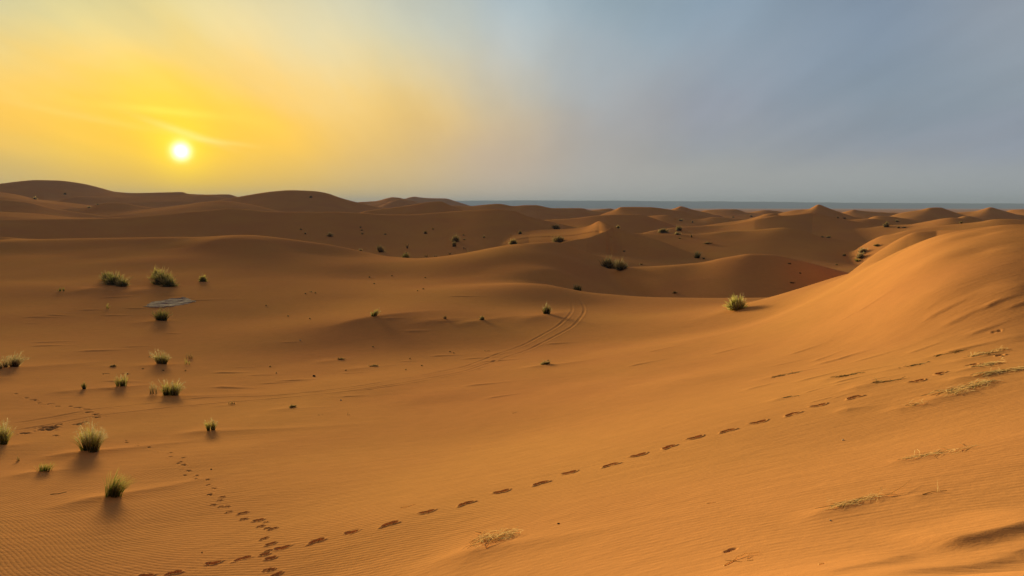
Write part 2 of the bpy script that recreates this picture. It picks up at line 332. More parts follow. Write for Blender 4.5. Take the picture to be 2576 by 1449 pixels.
zb = np.empty_like(A_)
ncore = RHO.shape[1]
far = R_ > 700
zb = -tps_eval(ACL, np.minimum(RHO, math.log(620)))
backw = np.clip((np.abs(A_) - 1.2) / 1.4, 0, 1)
zb = zb * (1 - backw) + backw * (-1.7 - 0.02 * np.minimum(R_, 300))
fw = np.clip((RHO - math.log(640)) / (math.log(2500) - math.log(640)), 0, 1)
zb = zb * (1 - fw) + (-13.5) * fw
mid = np.clip((R_ - 25) / 80, 0, 1) * np.clip((1600 - R_) / 600, 0, 1)
zb += mid * (0.10 * vnoise(X_ / 9, Y_ / 9, 1) + 0.22 * vnoise(X_ / 24 + 5, Y_ / 24, 2) * np.clip((R_ - 90) / 60, 0, 1))
z = zb.copy()
jj0 = int(np.searchsorted(rad, 58))
def smax(a, b, k):
    h = np.maximum(k - np.abs(a - b), 0) / k
    return np.maximum(a, b) + h * h * k * 0.25
rs = R_[:, jj0:]; xs = X_[:, jj0:]; ys = Y_[:, jj0:]
acol = np.clip(ang_c, -0.78, 0.78)
for li, ly in enumerate(LAYERS):
    us = np.array([p[0] for p in ly['line']], float); vs = np.array([p[1] for p in ly['line']], float)
    aa, tt = px_dir(us, vs)
    if isinstance(ly['R'], list):
        ra, _ = px_dir([p[0] for p in ly['R']], [VH] * len(ly['R']))
        Rc = np.interp(ang_c, ra, [p[1] for p in ly['R']])
    else: Rc = np.full(len(ang_c), float(ly['R']))
    Rc = Rc * (1 + 0.035 * vnoise(ang_c * 9 + li, ang_c * 0, 30 + li))
    ok = (acol > aa[0] - 0.12) & (acol < aa[-1] + 0.12)
    over = np.maximum(aa[0] - acol, 0) + np.maximum(acol - aa[-1], 0)
    tcol = pchip(aa, tt, np.clip(acol, aa[0], aa[-1]))
    e = 0.012
    tcol = tcol - 0.55 * (np.sqrt(over ** 2 + e * e) - e) * (1 + over * 8)
    zfull = Rc * tcol
    step = math.radians(0.058)
    au = np.arange(aa[0] - 0.12, aa[-1] + 0.12, step); zu = np.interp(au, acol, zfull)
    def blur(sig):
        if sig < step * .5: return zu
        n = int(3 * sig / step) + 1; kx = np.arange(-n, n + 1) * step; kk = np.exp(-.5 * (kx / sig) ** 2); kk /= kk.sum()
        return np.convolve(np.pad(zu, n, mode='edge'), kk, mode='valid')
    sig = [0.0, .004, .009, .018, .035, .07]
    Rk = Rc[ok][:, None]
    r = rs[ok]; w = ly['w'] * .55; amp = float(ly['amp'])
    x, y = xs[ok], ys[ok]
    spread = np.abs(r - Rk) * np.where(r < Rk, .42, .3) * ly.get('sp', 1) / Rk            # dune flanks widen as they run down
    B = np.stack([np.interp(acol[ok], au, blur(s_)) for s_ in sig], 0)
    q = np.interp(spread.ravel(), sig, np.arange(len(sig))).reshape(spread.shape)
    q0 = np.minimum(q.astype(int), len(sig) - 2); f = q - q0; ii = np.arange(r.shape[0])[:, None]
    zc_ = B[q0, ii] * (1 - f) + B[q0 + 1, ii] * f
    dnear = np.sqrt(np.maximum(Rk - r, 0) ** 2 + w * w) - w
    dfar = np.sqrt(np.maximum(r - Rk, 0) ** 2 + (w * 0.6) ** 2) - w * 0.6
    drop = ly['sn'] * dnear
    drop = amp * (1 - np.exp(-drop / amp * (1 + 0.10 * vnoise(x / 40, y / 40, 70 + li))))
    cut = ly.get('cut', 1.3 * amp / ly['sn'])
    drop = drop + 0.22 * np.where(dnear > cut - 4, (np.sqrt(np.maximum(dnear - cut, -4) ** 2 + 16) + np.maximum(dnear - cut, -4)) * .5, 0)
    dropf = ly['sf'] * dfar; ampf = amp * 1.2; dropf = ampf * (1 - np.exp(-dropf / ampf)) + np.maximum(dfar - 2 * ampf / ly['sf'], 0) * .2
    zl = zc_ - drop - dropf
    k = 0.5 + 0.0012 * Rk
    z[ok, jj0:] = smax(z[ok, jj0:], zl, k)
gentle = np.clip((R_ - 8) / 20, 0, 1) * np.clip((60 - R_) / 20, 0, 1)
z += gentle * 0.035 * vnoise(X_ / 3.1, Y_ / 3.1, 5)

def col_of(a): return int(np.clip(np.searchsorted(ang_c, a), 1, len(ang_c) - 1))
z0 = z.copy()
def hit(u, v, rmin=3.0, rmax=5000.0):
    """where the line of sight through a photograph point meets the sand: x, y, z relative to the eye"""
    a, t = px_dir(u, v); a = float(a); t = float(t); i = col_of(a)
    f = (a - ang_c[i-1]) / (ang_c[i] - ang_c[i-1])
    zz = z0[i-1] * (1 - f) + z0[i] * f
    tt = zz / rad
    s = (tt >= t) & (rad > rmin) & (rad < rmax)
    j = int(np.argmax(s)) if s.any() else int(np.argmin(np.abs(tt - t) + (rad < rmin) * 9))
    if j == 0: j = 1
    t0, t1 = tt[j-1], tt[j]; g = 0 if t1 == t0 else np.clip((t - t0) / (t1 - t0), 0, 1)
    r = rad[j-1] * (1 - g) + rad[j] * g
    return r * math.sin(a), r * math.cos(a), zz[j-1] * (1 - g) + zz[j] * g
def zat(x, y):
    a = math.atan2(x, y); r = math.hypot(x, y); i = col_of(a)
    j = int(np.clip(np.searchsorted(rad, r), 1, len(rad) - 1))
    f = (a - ang_c[i-1]) / (ang_c[i] - ang_c[i-1]); g = (r - rad[j-1]) / (rad[j] - rad[j-1])
    return float((z[i-1, j-1]*(1-f) + z[i, j-1]*f)*(1-g) + (z[i-1, j]*(1-f) + z[i, j]*f)*g)
def region(x, y, rr):
    a = math.atan2(x, y); r = math.hypot(x, y)
    i0, i1 = np.searchsorted(ang_c, [a - rr / r * 1.2, a + rr / r * 1.2]); j0, j1 = np.searchsorted(rad, [r - rr, r + rr])
    return slice(max(i0 - 1, 0), i1 + 1), slice(max(j0 - 1, 0), j1 + 1)
# ------------------------------------------------------------------ marks in the sand
ripamp = np.zeros_like(z)      # how strongly wind ripples show
rip_kill = np.ones_like(z)
print_shade = np.zeros_like(z)   # shade inside the prints, painted as darker sand colour
def smooth01(x): x = np.clip(x, 0, 1); return x * x * (3 - 2 * x)

# lee tails and hummocks round the plants: (u0,v0) -> (u1,v1), height, half width at the plant
TAILS = [((270,1254),(640,1178),.20,.62),((215,1142),(560,1098),.22,.75),((525,1088),(1000,1062),.15,.7),((432,999),(700,985),.16,.9),
 ((205,983),(420,965),.14,.9),((306,976),(400,966),.10,.5),((408,919),(520,912),.14,1.0),((20,930),(330,905),.22,1.5),((100,1190),(250,1172),.12,.45),((1240,1386),(1590,1318),.18,.55),
 ((1372,921),(1560,890),.16,.7),((935,801),(1140,779),.35,2.0),((1368,796),(1490,772),.35,2.2),((1113,806),(1210,798),.2,1.4),((1206,809),(1320,795),.22,1.4),
 ((412,809),(470,806),.2,1.4),((1855,784),(1990,766),.3,1.8),((730,1029),(860,1022),.08,.6),((576,1018),(640,1010),.05,.4),
 ((845,907),(900,899),.12,.9),((925,925),(990,917),.12,1.1),((1540,680),(1600,672),.4,2.6),((270,726),(340,716),.5,3.0),((400,727),(470,716),.4,3.0),
 ((2380,1000),(2520,966),.10,.34),((2440,950),(2600,925),.09,.30),((2436,904),(2540,884),.07,.30),((2445,928),(2540,908),.06,.25),((2090,1287),(2300,1228),.08,.22),
 ((2100,952),(2220,935),.07,.30),((1935,952),(2060,928),.05,.30),((2200,966),(2300,950),.06,.30),((2255,928),(2370,906),.05,.30),((2345,900),(2440,878),.05,.30),
 ((2150,1029),(2240,1014),.07,.22),((2280,1028),(2370,1014),.05,.20),((2170,975),(2230,965),.05,.25),((2280,1158),(2400,1130),.04,.16),((1970,1003),(2030,992),.05,.22),
 ((280,624+298),(330,920),.05,.7),((-10,955),(60,951),.3,1.6),((-10,1128),(120,1110),.2,.8),((2320,1247),(2395,1235),.03,.1),((1265,888),(1310,880),.1,.9)]
for (p, q, hh, wd) in TAILS:
    x0, y0, _ = hit(*p); x1, y1, _ = hit(*q)
    Ln = math.hypot(x1 - x0, y1 - y0); ux, uy = (x1 - x0) / Ln, (y1 - y0) / Ln
    si, sj = region((x0 + x1) / 2, (y0 + y1) / 2, Ln * 0.75 + wd * 3)
    dx = X_[si, sj] - x0; dy = Y_[si, sj] - y0
    s = dx * ux + dy * uy; n = -dx * uy + dy * ux
    s = s + wd * 0.5
    prof = np.where(s < 0, np.exp(-(s / (wd * 1.1)) ** 2), np.maximum(1 - s / (Ln + wd * .5), 0) ** 1.4)
    ww = wd * (0.5 + 0.5 * np.maximum(1 - np.maximum(s, 0) / Ln, 0)) + 0.02
    # rounded on the sunny side, slightly sharp on top
    hh2 = hh * .5
    z[si, sj] += hh2 * prof * np.exp(-np.sqrt((n / ww) ** 2 + .06) * 1.25) * 1.3
    rip_kill[si, sj] *= 1 - 0.7 * np.clip(prof * np.exp(-(n / ww) ** 2), 0, 1)

def stamp(u, v, ln, wd, ang, dep, rim=0.22, heel=0.0, pit_shade=1.0):
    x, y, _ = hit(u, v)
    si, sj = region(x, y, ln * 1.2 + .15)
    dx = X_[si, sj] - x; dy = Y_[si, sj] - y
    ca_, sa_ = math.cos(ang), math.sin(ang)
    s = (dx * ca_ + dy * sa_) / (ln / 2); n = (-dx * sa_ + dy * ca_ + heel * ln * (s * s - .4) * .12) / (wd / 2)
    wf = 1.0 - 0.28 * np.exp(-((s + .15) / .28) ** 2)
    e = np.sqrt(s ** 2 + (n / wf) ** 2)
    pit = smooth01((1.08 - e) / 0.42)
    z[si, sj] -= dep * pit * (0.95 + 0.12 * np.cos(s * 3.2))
    print_shade[si, sj] = np.maximum(print_shade[si, sj], pit_shade * smooth01((.98 - e) / .25))
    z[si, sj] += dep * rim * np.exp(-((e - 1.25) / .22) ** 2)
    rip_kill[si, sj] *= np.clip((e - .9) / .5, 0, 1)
FOOT = [(366,1449,1),(436,1442,1),(535,1417,1),(611,1405,.55),(709,1378,.55),(797,1361,1),(883,1339,.5),(981,1318,1),(1074,1288,1),(1172,1267,1),(1262,1237,1),(1360,1216,1),(1433,1189,1),
 (1536,1170,1),(1607,1145,1),(1682,1125,1),(1750,1101,1),(1830,1084,1),(1909,1062,1),(1993,1042,1),(2060,1020,1),(2149,1000,1),(2308,959,1),(2364,940,1),(2447,918,1),(2515,895,1.2),(2507,834,.5)]
fx = [hit(u, v)[:2] for u, v, _ in FOOT]
for i, (u, v, k) in enumerate(FOOT):
    a = fx[max(i-1, 0)]; b = fx[min(i+1, len(FOOT)-2)]
    dirn = math.atan2(b[1]-a[1], b[0]-a[0]) + random.uniform(-.12, .12) + (0.12 if i % 2 else -0.12)
    stamp(u, v, .262 + .04 * random.random(), .125 + .03 * random.random(), dirn, (.08 + .03 * random.random()) * k, rim=.16, pit_shade=min(1, .45 + .55 * k) if k > .6 else .35, heel=1 if i % 2 else -1)
def c2b(x, y): return x * .2691, 1059 + y * .2691
PAW = [(1020,187,.9),(1172,185,.7),(1183,205,.8),(1285,212,.6),(1283,240,.9),(1395,255,.8),(1462,287,.9),(1590,298,1.1),(1595,338,1.3),(1718,346,1.2),(1690,382,.7),(1668,395,1.1),(1718,412,1.4),
 (1700,455,.7),(1765,467,1.3),(1730,510,.6),(1838,513,.9),(1838,548,.9),(1945,556,1),(1948,602,1.1),(2000,632,1),(1962,690,1.2),(2078,710,1),(2055,742,.8),(1995,783,.8),(2065,803,.8),(2125,800,.8),
 (2138,853,.9),(2270,862,1.6),(2280,918,1.1),(2415,928,1.7),(2485,948,.6),(2437,985,1),(2500,1003,.8),(2550,1008,1.2),(2468,1100,1),(2530,1150,1.4),(2505,1213,.7),(2475,1247,1.3),(2530,1283,1.5),(2500,1390,.9),(2540,1390,.8),(2585,1435,1.3)]
for x, y, k in PAW:
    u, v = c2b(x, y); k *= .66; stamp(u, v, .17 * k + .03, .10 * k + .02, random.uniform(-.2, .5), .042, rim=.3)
for x, y, k in [(145,877,1),(245,916,1.2),(315,937,1.5),(375,965,1),(460,975,1.2),(485,974,1.2),(540,995,1.2),(660,995,.8),(730,1008,1.6),(805,1022,1.3),(832,1050,1.6),(885,1072,1.2),(905,1068,1.2),(900,1097,1.6),(795,1142,1.1),(715,1164,1.6),(745,1158,1.2),(235,1247,1.8),(520,1267,1),
   (400,532+662,1.5),(430,1205,2),(460,1190,2),(440,1215,2.4),(480,1210,1.8),(500,1195,1.5),(530,1188,1.5),(540,1170,1.4),(380,1218,1.4),(555,1160,1.2),(1000,690,1.5),(1140,690,1.2),(1195,693,1.2),(975,692,1),(1015,710,1),(1330,645,1),(1530,662,.8),(1735,662,1),(1370,692,.9)]:
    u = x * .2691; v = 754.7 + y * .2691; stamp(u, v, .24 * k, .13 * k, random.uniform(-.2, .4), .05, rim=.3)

# wheel ruts
def rut(line, half, dep, dbl=True):
    P = []
    for k in range(len(line) - 1):
        (u0, v0), (u1, v1) = line[k], line[k+1]
        n = max(2, int(math.hypot(u1-u0, v1-v0) / 4))
        for s in range(n): P.append(hit(u0 + (u1-u0)*s/n, v0 + (v1-v0)*s/n)[:2])
    P = np.array(P)
    ker = np.ones(9) / 9
    Ps = np.stack([np.convolve(np.pad(P[:, c], 4, mode='edge'), ker, mode='valid') for c in (0, 1)], 1)
    fade = lambda q: min(1, q / 12, (len(Ps) - 1 - q) / 12)
    depth = {}
    for q in range(len(Ps) - 1):
        a, b = Ps[q], Ps[q+1]; Ln = float(np.hypot(*(b - a)))
        if Ln < 1e-4: continue
        m = (a + b) / 2
        si, sj = region(m[0], m[1], Ln * .5 + half * 3.5)
        dx = X_[si, sj] - a[0]; dy = Y_[si, sj] - a[1]
        t = np.clip((dx * (b[0]-a[0]) + dy * (b[1]-a[1])) / Ln**2, 0, 1)
        ex = dx - t * (b[0]-a[0]); ey = dy - t * (b[1]-a[1])
        d = np.sqrt(ex**2 + ey**2)
        cur = dist[si, sj]; upd = d < cur
        cur[upd] = d[upd]; amp_[si, sj] = np.where(upd, fade(q), amp_[si, sj])
    return
def carve(lines, half, dep):
    global dist, amp_
    for ln in lines:
        dist = np.full_like(z, 9e9); amp_ = np.zeros_like(z)
        rut(ln, half, dep)
        d = dist / half
        n = 0.75 + 0.25 * vnoise(X_ * 1.3, Y_ * 1.3, 9)
        z[:] += amp_ * n * dep * (-np.exp(-(d / .75) ** 2) + 0.75 * np.exp(-((d - 1.55) / .5) ** 2)) * (dist < 8e9)
        rip_kill[:] *= 1 - amp_ * np.exp(-(d / 1.6) ** 2)
up = [(22,1068),(121,1052),(242,1029),(404,1013),(511,1002),(692,995.5),(800,985),(898,972),(1033,950),(1167,923.4),(1320,867),(1403,821.5),(1435,794.6),(1443.5,770),(1430,749)]
lo = [(22,1085.7),(121,1069.5),(242,1046.7),(404,1028),(565,1013),(692,1003.6),(830,990),(898,982),(1033,960),(1167,935),(1330,880),(1392,848.5),(1446,819),(1473,784),(1470,765),(1446,741)]
mid1 = [(830,985.5),(898,977),(1033,955),(1167,929),(1250,903)]
lo2 = [(880,988),(1033,965),(1167,940),(1260,911)]
carve([up, lo], .12, .022)
carve([mid1, lo2], .11, .018)
carve([[(1205,672),(1213,656),(1229,643)],[(1234,661),(1250,676),(1275,693)]], .3, .025)

# low dunes at the lower right, close to the camera
def mound(u0, v0, u1, v1, hh, wn, wf):
    """ridge line between two points with a gentle far side and a steep near side"""
    x0, y0, _ = hit(u0, v0, 1.5); x1, y1, _ = hit(u1, v1, 1.5)
    Ln = math.hypot(x1-x0, y1-y0); ux, uy = (x1-x0)/Ln, (y1-y0)/Ln
    si, sj = region((x0+x1)/2, (y0+y1)/2, min(Ln * 1.5 + wf * 2, math.hypot(x0 + x1, y0 + y1) / 2 * .95))
    dx = X_[si, sj] - x0; dy = Y_[si, sj] - y0
    s = dx*ux + dy*uy; n = -dx*uy + dy*ux
    n = n + 0.05 * np.sin(s * 3.1)
    prof = np.exp(-(np.maximum(-s, 0) / (Ln * .3)) ** 2) * np.exp(-(np.maximum(s - Ln, 0) / (Ln * .4)) ** 2)
    hh2 = hh * .5
    z[si, sj] += hh2 * prof * np.where(n > 0, np.exp(-(n / wf) ** 2), np.exp(-(np.abs(n) / wn) ** 1.7))
mound(2420,1372,2600,1322,.17,.15,.55)
mound(2110,1440,2235,1408,.06,.12,.4)
mound(2330,1440,2620,1375,.07,.12,.35)
stamp(1838,1384,.17,.09,.4,.022,rim=.1,pit_shade=0)
# small wind-cut relief lines on the sand
for k in range(120):
    u = random.uniform(60, 2560); v = random.choice([random.uniform(760, 960), random.uniform(880, 1010), random.uniform(740, 800)])
    if v < 760 and (1360 < u or u < 60): continue
    x, y, _ = hit(u, v, 8); r = math.hypot(x, y)
    if r > 125: continue
    ln = random.uniform(.3, 1.3) * (0.5 + r / 60); wd = ln * random.uniform(.10, .2)
    si, sj = region(x, y, ln * 2); dx = X_[si, sj]-x; dy = Y_[si, sj]-y; an = random.uniform(-.15, .45)
    s = dx*math.cos(an)+dy*math.sin(an); n = -dx*math.sin(an)+dy*math.cos(an)
    z[si, sj] += wd * .17 * np.exp(-(np.where(s < 0, s / (ln*.3), s / ln)) ** 2) * np.where(n > 0, np.exp(-(n/(wd*1.6))**2), np.exp(-(n/(wd*.6))**2))

# ripples: phase follows the wind over the ground
r_ = R_
phx = X_ * 0.10 + vnoise(X_ / 2.6, Y_ / 2.6, 11) * .24 + vnoise(X_ / .8, Y_ / .7, 13) * .05 + vnoise(X_ / 7, Y_ / 7, 12) * .7
turn = -0.42 * np.log1p(np.exp(-(X_ + 5.5) / 1.2)) * 1.2 * 0.9
phase = (Y_ + 0.22 * X_ + turn + phx * .8) / 0.105 * 2 * math.pi
nearm = smooth01((42 - r_) / 26) * (0.40 + 0.60 * smooth01((vnoise(X_ / 4.2 + 3, Y_ / 4.2, 14) + .55) * 1.1))
rightfade = smooth01((3.9 - (X_ / np.maximum(Y_, .5)) * 9.5) / 4.5)
ripamp = nearm * (0.50 + 0.50 * rightfade) * rip_kill * smooth01((r_ - 1.5) / 3)
ripamp *= np.clip(1.15 - 0.4 * smooth01((vnoise(X_ / .9, Y_ / .9, 15)) * 1.2), 0, 1)

# ------------------------------------------------------------------ the sand as one sheet
def grid_mesh(name, X, Y, Z, attrs):
    ni, nj = X.shape
    me = bpy.data.meshes.new(name)
    co = np.stack([X, Y, Z], -1).reshape(-1, 3).astype(np.float32)
    i, j = np.meshgrid(np.arange(ni - 1), np.arange(nj - 1), indexing='ij')
    a = (i * nj + j).ravel(); quads = np.stack([a, a + nj, a + nj + 1, a + 1], 1)[:, ::-1].astype(np.int32)
    me.vertices.add(len(co)); me.vertices.foreach_set("co", co.ravel())
    me.loops.add(quads.size); me.loops.foreach_set("vertex_index", np.ascontiguousarray(quads).ravel())
    me.polygons.add(len(quads))
    me.polygons.foreach_set("loop_start", np.arange(0, quads.size, 4, dtype=np.int32))
    me.polygons.foreach_set("loop_total", np.full(len(quads), 4, np.int32))
    me.update(calc_edges=True)
    me.polygons.foreach_set("use_smooth", np.ones(len(quads), bool))
    for nm, arr in attrs.items():
        at = me.attributes.new(nm, 'FLOAT', 'POINT'); at.data.foreach_set("value", arr.ravel().astype(np.float32))
    me.update()
    return me

def new_mat(name):
    m = bpy.data.materials.new(name); m.use_nodes = True; t = m.node_tree; t.nodes.clear(); return m, t
SAND = (0.81, 0.325, 0.120)
def sand_material():
    m, t = new_mat("sand"); l = t.links.new
    out = N(t, 'ShaderNodeOutputMaterial'); pb = N(t, 'ShaderNodeBsdfDiffuse')
    pb.inputs['Roughness'].default_value = 0.0
    geo = N(t, 'ShaderNodeNewGeometry')
    def noise(scale, det, ro=.5, vec=None):
        n = N(t, 'ShaderNodeTexNoise'); n.inputs['Scale'].default_value = scale; n.inputs['Detail'].default_value = det
        n.inputs['Roughness'].default_value = ro; l(vec or geo.outputs['Position'], n.inputs['Vector']); return n.outputs['Fac']
    def mr(x, a, b, c, d):
        n = N(t, 'ShaderNodeMapRange'); l(x, n.inputs[0])
        for k, v in zip((1, 2, 3, 4), (a, b, c, d)): n.inputs[k].default_value = v
        return n.outputs[0]
    big = mr(noise(.09, 4), .3, .7, 0, 1)
    mixa = N(t, 'ShaderNodeMix', data_type='RGBA'); l(big, mixa.inputs[0])
    mixa.inputs[6].default_value = (SAND[0]*.97, SAND[1]*.93, SAND[2]*.98, 1); mixa.inputs[7].default_value = (SAND[0]*1.03, SAND[1]*1.07, SAND[2]*1.0, 1)
    fine = M('ADD', mr(noise(60, 3, .7), .3, .7, .93, 1.07), mr(noise(1.7, 5, .6), .3, .7, -.035, .035), tree=t)
    sc = N(t, 'ShaderNodeVectorMath', operation='SCALE'); l(mixa.outputs[2], sc.inputs[0]); l(fine, sc.inputs['Scale'])
    # ripple wave from stored phase and strength, used for the bump
    ph = N(t, 'ShaderNodeAttribute', attribute_name='ripple_phase'); am = N(t, 'ShaderNodeAttribute', attribute_name='ripple_strength')
    wv = M('SINE', M('ADD', ph.outputs['Fac'], M('MULTIPLY', noise(5.0, 2), 2.2, tree=t), tree=t), tree=t)
    w2 = M('MULTIPLY', M('ADD', wv, M('MULTIPLY', M('POWER', M('ABSOLUTE', wv, tree=t), 2.0, tree=t), .35, tree=t), tree=t), am.outputs['Fac'], tree=t)
    dm = N(t, 'ShaderNodeAttribute', attribute_name='print_shade'); dk = N(t, 'ShaderNodeMix', data_type='RGBA'); l(sc.outputs[0], dk.inputs[6]); dk.inputs[7].default_value = (.12, .075, .05, 1)  # darkens the sand colour inside prints to stand for shade
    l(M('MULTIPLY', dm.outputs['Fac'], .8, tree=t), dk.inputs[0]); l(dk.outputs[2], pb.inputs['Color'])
    hsum = M('ADD', M('MULTIPLY', w2, .0014, tree=t), M('MULTIPLY', noise(9.0, 4, .6), .006, tree=t), tree=t)
    hsum = M('ADD', hsum, M('MULTIPLY', noise(90, 2, .6), .0009, tree=t), tree=t)
    mpg = N(t, 'ShaderNodeMapping'); l(geo.outputs['Position'], mpg.inputs[0]); mpg.inputs['Rotation'].default_value = (0, 0, math.radians(-12)); mpg.inputs['Scale'].default_value = (.55, 2.2, 1)
    hsum = M('ADD', hsum, M('MULTIPLY', noise(1.6, 6, .62, mpg.outputs[0]), .016, tree=t), tree=t)
    b = N(t, 'ShaderNodeBump'); b.inputs['Strength'].default_value = 1.0; b.inputs['Distance'].default_value = 1.0
    l(hsum, b.inputs['Height']); l(b.outputs[0], pb.inputs['Normal'])
    l(pb.outputs[0], out.inputs[0]); return m
sand = sand_material()
me = grid_mesh("sand_dunes", X_, Y_, z + EYE, {'print_shade': print_shade, 'ripple_phase': phase, 'ripple_strength': ripamp})
me.materials.append(sand)
ground = bpy.data.objects.new("ground", me); C.objects.link(ground)
ground['kind'] = 'structure'; ground['label'] = 'rippled orange desert sand dunes'

# ------------------------------------------------------------------ far plateau and the dusty air
def far_ridge():
    line = [(-400,520),(200,518),(700,508),(1000,508),(1150,505),(1288,504),(1480,504.3),(1700,505.5),(1884,507.5),(2080,508.8),(2120,510),(2400,511.5),(2576,512),(2900,513)]
    us = np.arange(-400, 2901, 20.0); vs = np.interp(us, [p[0] for p in line], [p[1] for p in line])
    a, t = px_dir(us, vs); R = 12000
    n = len(us); rr = np.array([10500, 11200, 11500, 12000, 13000, 13600]); hf = np.array([-.1, .25, .9, 1, 1, .2])
    X = rr[None] * np.sin(a)[:, None]; Y = rr[None] * np.cos(a)[:, None]
    top = (t * R)[:, None] + 3 * vnoise(us / 60, us * 0, 90)[:, None]
    Z = -20 + (top + 20) * hf[None] + EYE
    me = grid_mesh("far_hills", X, Y, Z, {})
    m, t_ = new_mat("far_rock_hazed"); o = N(t_, 'ShaderNodeOutputMaterial'); p = N(t_, 'ShaderNodeBsdfPrincipled')
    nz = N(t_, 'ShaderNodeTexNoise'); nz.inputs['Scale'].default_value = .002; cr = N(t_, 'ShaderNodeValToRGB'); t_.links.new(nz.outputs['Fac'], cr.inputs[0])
    cr.color_ramp.elements[0].color = (.19, .20, .30, 1); cr.color_ramp.elements[1].color = (.22, .235, .34, 1)  # blue of the haze painted into the rock colour
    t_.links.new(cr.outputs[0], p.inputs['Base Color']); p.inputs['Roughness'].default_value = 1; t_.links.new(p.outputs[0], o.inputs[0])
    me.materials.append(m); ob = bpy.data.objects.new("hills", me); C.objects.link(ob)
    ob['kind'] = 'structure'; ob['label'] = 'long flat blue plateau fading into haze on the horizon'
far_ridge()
HAZE = 1
if HAZE:
    S, zl, zh = 14200.0, -60.0, 170.0
    vs_ = [(x, y, q) for q in (zl, zh) for x, y in ((-S,-S),(S,-S),(S,S),(-S,S))]
    fs_ = [(0,3,2,1),(4,5,6,7),(0,1,5,4),(1,2,6,5),(2,3,7,6),(3,0,4,7)]
    me = bpy.data.meshes.new("haze"); me.from_pydata(vs_, [], fs_); me.update()
    m, t_ = new_mat("haze"); o = N(t_, 'ShaderNodeOutputMaterial'); pv = N(t_, 'ShaderNodeVolumePrincipled')
    pv.inputs['Color'].default_value = (.44, .54, 1.0, 1); pv.inputs['Density'].default_value = 1.05e-4; pv.inputs['Anisotropy'].default_value = 0.0
    t_.links.new(pv.outputs[0], o.inputs['Volume']); me.materials.append(m)
    ob = bpy.data.objects.new("haze", me); C.objects.link(ob); ob['kind'] = 'stuff'; ob['label'] = 'thin dusty evening haze'
# ------------------------------------------------------------------ plants, stems, pebbles
zt = z
def zfin(x, y):
    a = math.atan2(x, y); r = math.hypot(x, y); i = col_of(a)
    j = int(np.clip(np.searchsorted(rad, r), 1, len(rad) - 1))
    f = (a - ang_c[i-1]) / (ang_c[i] - ang_c[i-1]); g = (r - rad[j-1]) / (rad[j] - rad[j-1])
    return float((zt[i-1, j-1]*(1-f) + zt[i, j-1]*f)*(1-g) + (zt[i-1, j]*(1-f) + zt[i, j]*f)*g) + EYE
def leaf_mat(name, base, tip, transl=.45, split=(.35, .95), vary=.25):
    m, t = new_mat(name); l = t.links.new
    out = N(t, 'ShaderNodeOutputMaterial')
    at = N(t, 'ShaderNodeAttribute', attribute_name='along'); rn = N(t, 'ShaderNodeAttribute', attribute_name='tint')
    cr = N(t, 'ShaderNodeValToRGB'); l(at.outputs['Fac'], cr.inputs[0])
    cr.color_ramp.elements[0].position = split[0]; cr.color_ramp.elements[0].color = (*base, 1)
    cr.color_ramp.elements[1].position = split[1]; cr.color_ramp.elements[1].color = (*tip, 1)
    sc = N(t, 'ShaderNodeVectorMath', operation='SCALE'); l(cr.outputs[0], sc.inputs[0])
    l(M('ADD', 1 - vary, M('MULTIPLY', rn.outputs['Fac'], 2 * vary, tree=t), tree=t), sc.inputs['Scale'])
    d = N(t, 'ShaderNodeBsdfDiffuse'); tr = N(t, 'ShaderNodeBsdfTranslucent'); mx = N(t, 'ShaderNodeMixShader')
    l(sc.outputs[0], d.inputs[0]); l(sc.outputs[0], tr.inputs[0]); mx.inputs[0].default_value = transl
    l(d.outputs[0], mx.inputs[1]); l(tr.outputs[0], mx.inputs[2]); l(mx.outputs[0], out.inputs[0]); return m
MT = dict(
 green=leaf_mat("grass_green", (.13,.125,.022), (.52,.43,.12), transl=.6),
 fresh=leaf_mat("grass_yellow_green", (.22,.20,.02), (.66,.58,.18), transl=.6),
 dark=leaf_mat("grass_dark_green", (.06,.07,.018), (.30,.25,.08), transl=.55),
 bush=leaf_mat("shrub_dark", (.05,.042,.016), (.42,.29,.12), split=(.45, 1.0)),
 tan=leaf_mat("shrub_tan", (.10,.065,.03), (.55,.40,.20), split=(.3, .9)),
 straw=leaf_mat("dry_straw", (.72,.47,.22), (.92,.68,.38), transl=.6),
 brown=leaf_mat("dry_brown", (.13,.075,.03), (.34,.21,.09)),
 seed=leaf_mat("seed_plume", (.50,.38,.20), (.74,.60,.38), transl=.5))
def stone_mat(name, a, b, scale=30):
    m, t = new_mat(name); o = N(t, 'ShaderNodeOutputMaterial'); p = N(t, 'ShaderNodeBsdfPrincipled'); n = N(t, 'ShaderNodeTexNoise')
    tcx = N(t, 'ShaderNodeTexCoord'); t.links.new(tcx.outputs['Object'], n.inputs['Vector'])
    n.inputs['Scale'].default_value = scale; n.inputs['Detail'].default_value = 6; c = N(t, 'ShaderNodeValToRGB'); t.links.new(n.outputs['Fac'], c.inputs[0])
    c.color_ramp.elements[0].color = (*a, 1); c.color_ramp.elements[0].position = .35; c.color_ramp.elements[1].color = (*b, 1); c.color_ramp.elements[1].position = .65
    t.links.new(c.outputs[0], p.inputs['Base Color']); p.inputs['Roughness'].default_value = .95; p.inputs['Specular IOR Level'].default_value = 0.02; t.links.new(p.outputs[0], o.inputs[0]); return m
MT['stone_dark'] = stone_mat("dark_stone", (.03,.022,.018), (.08,.06,.045)); MT['stone_pale'] = stone_mat("pale_stone", (.5,.42,.32), (.75,.66,.52))
MT['clay'] = stone_mat("grey_clay", (.40,.22,.18), (.62,.40,.355), 7.0)

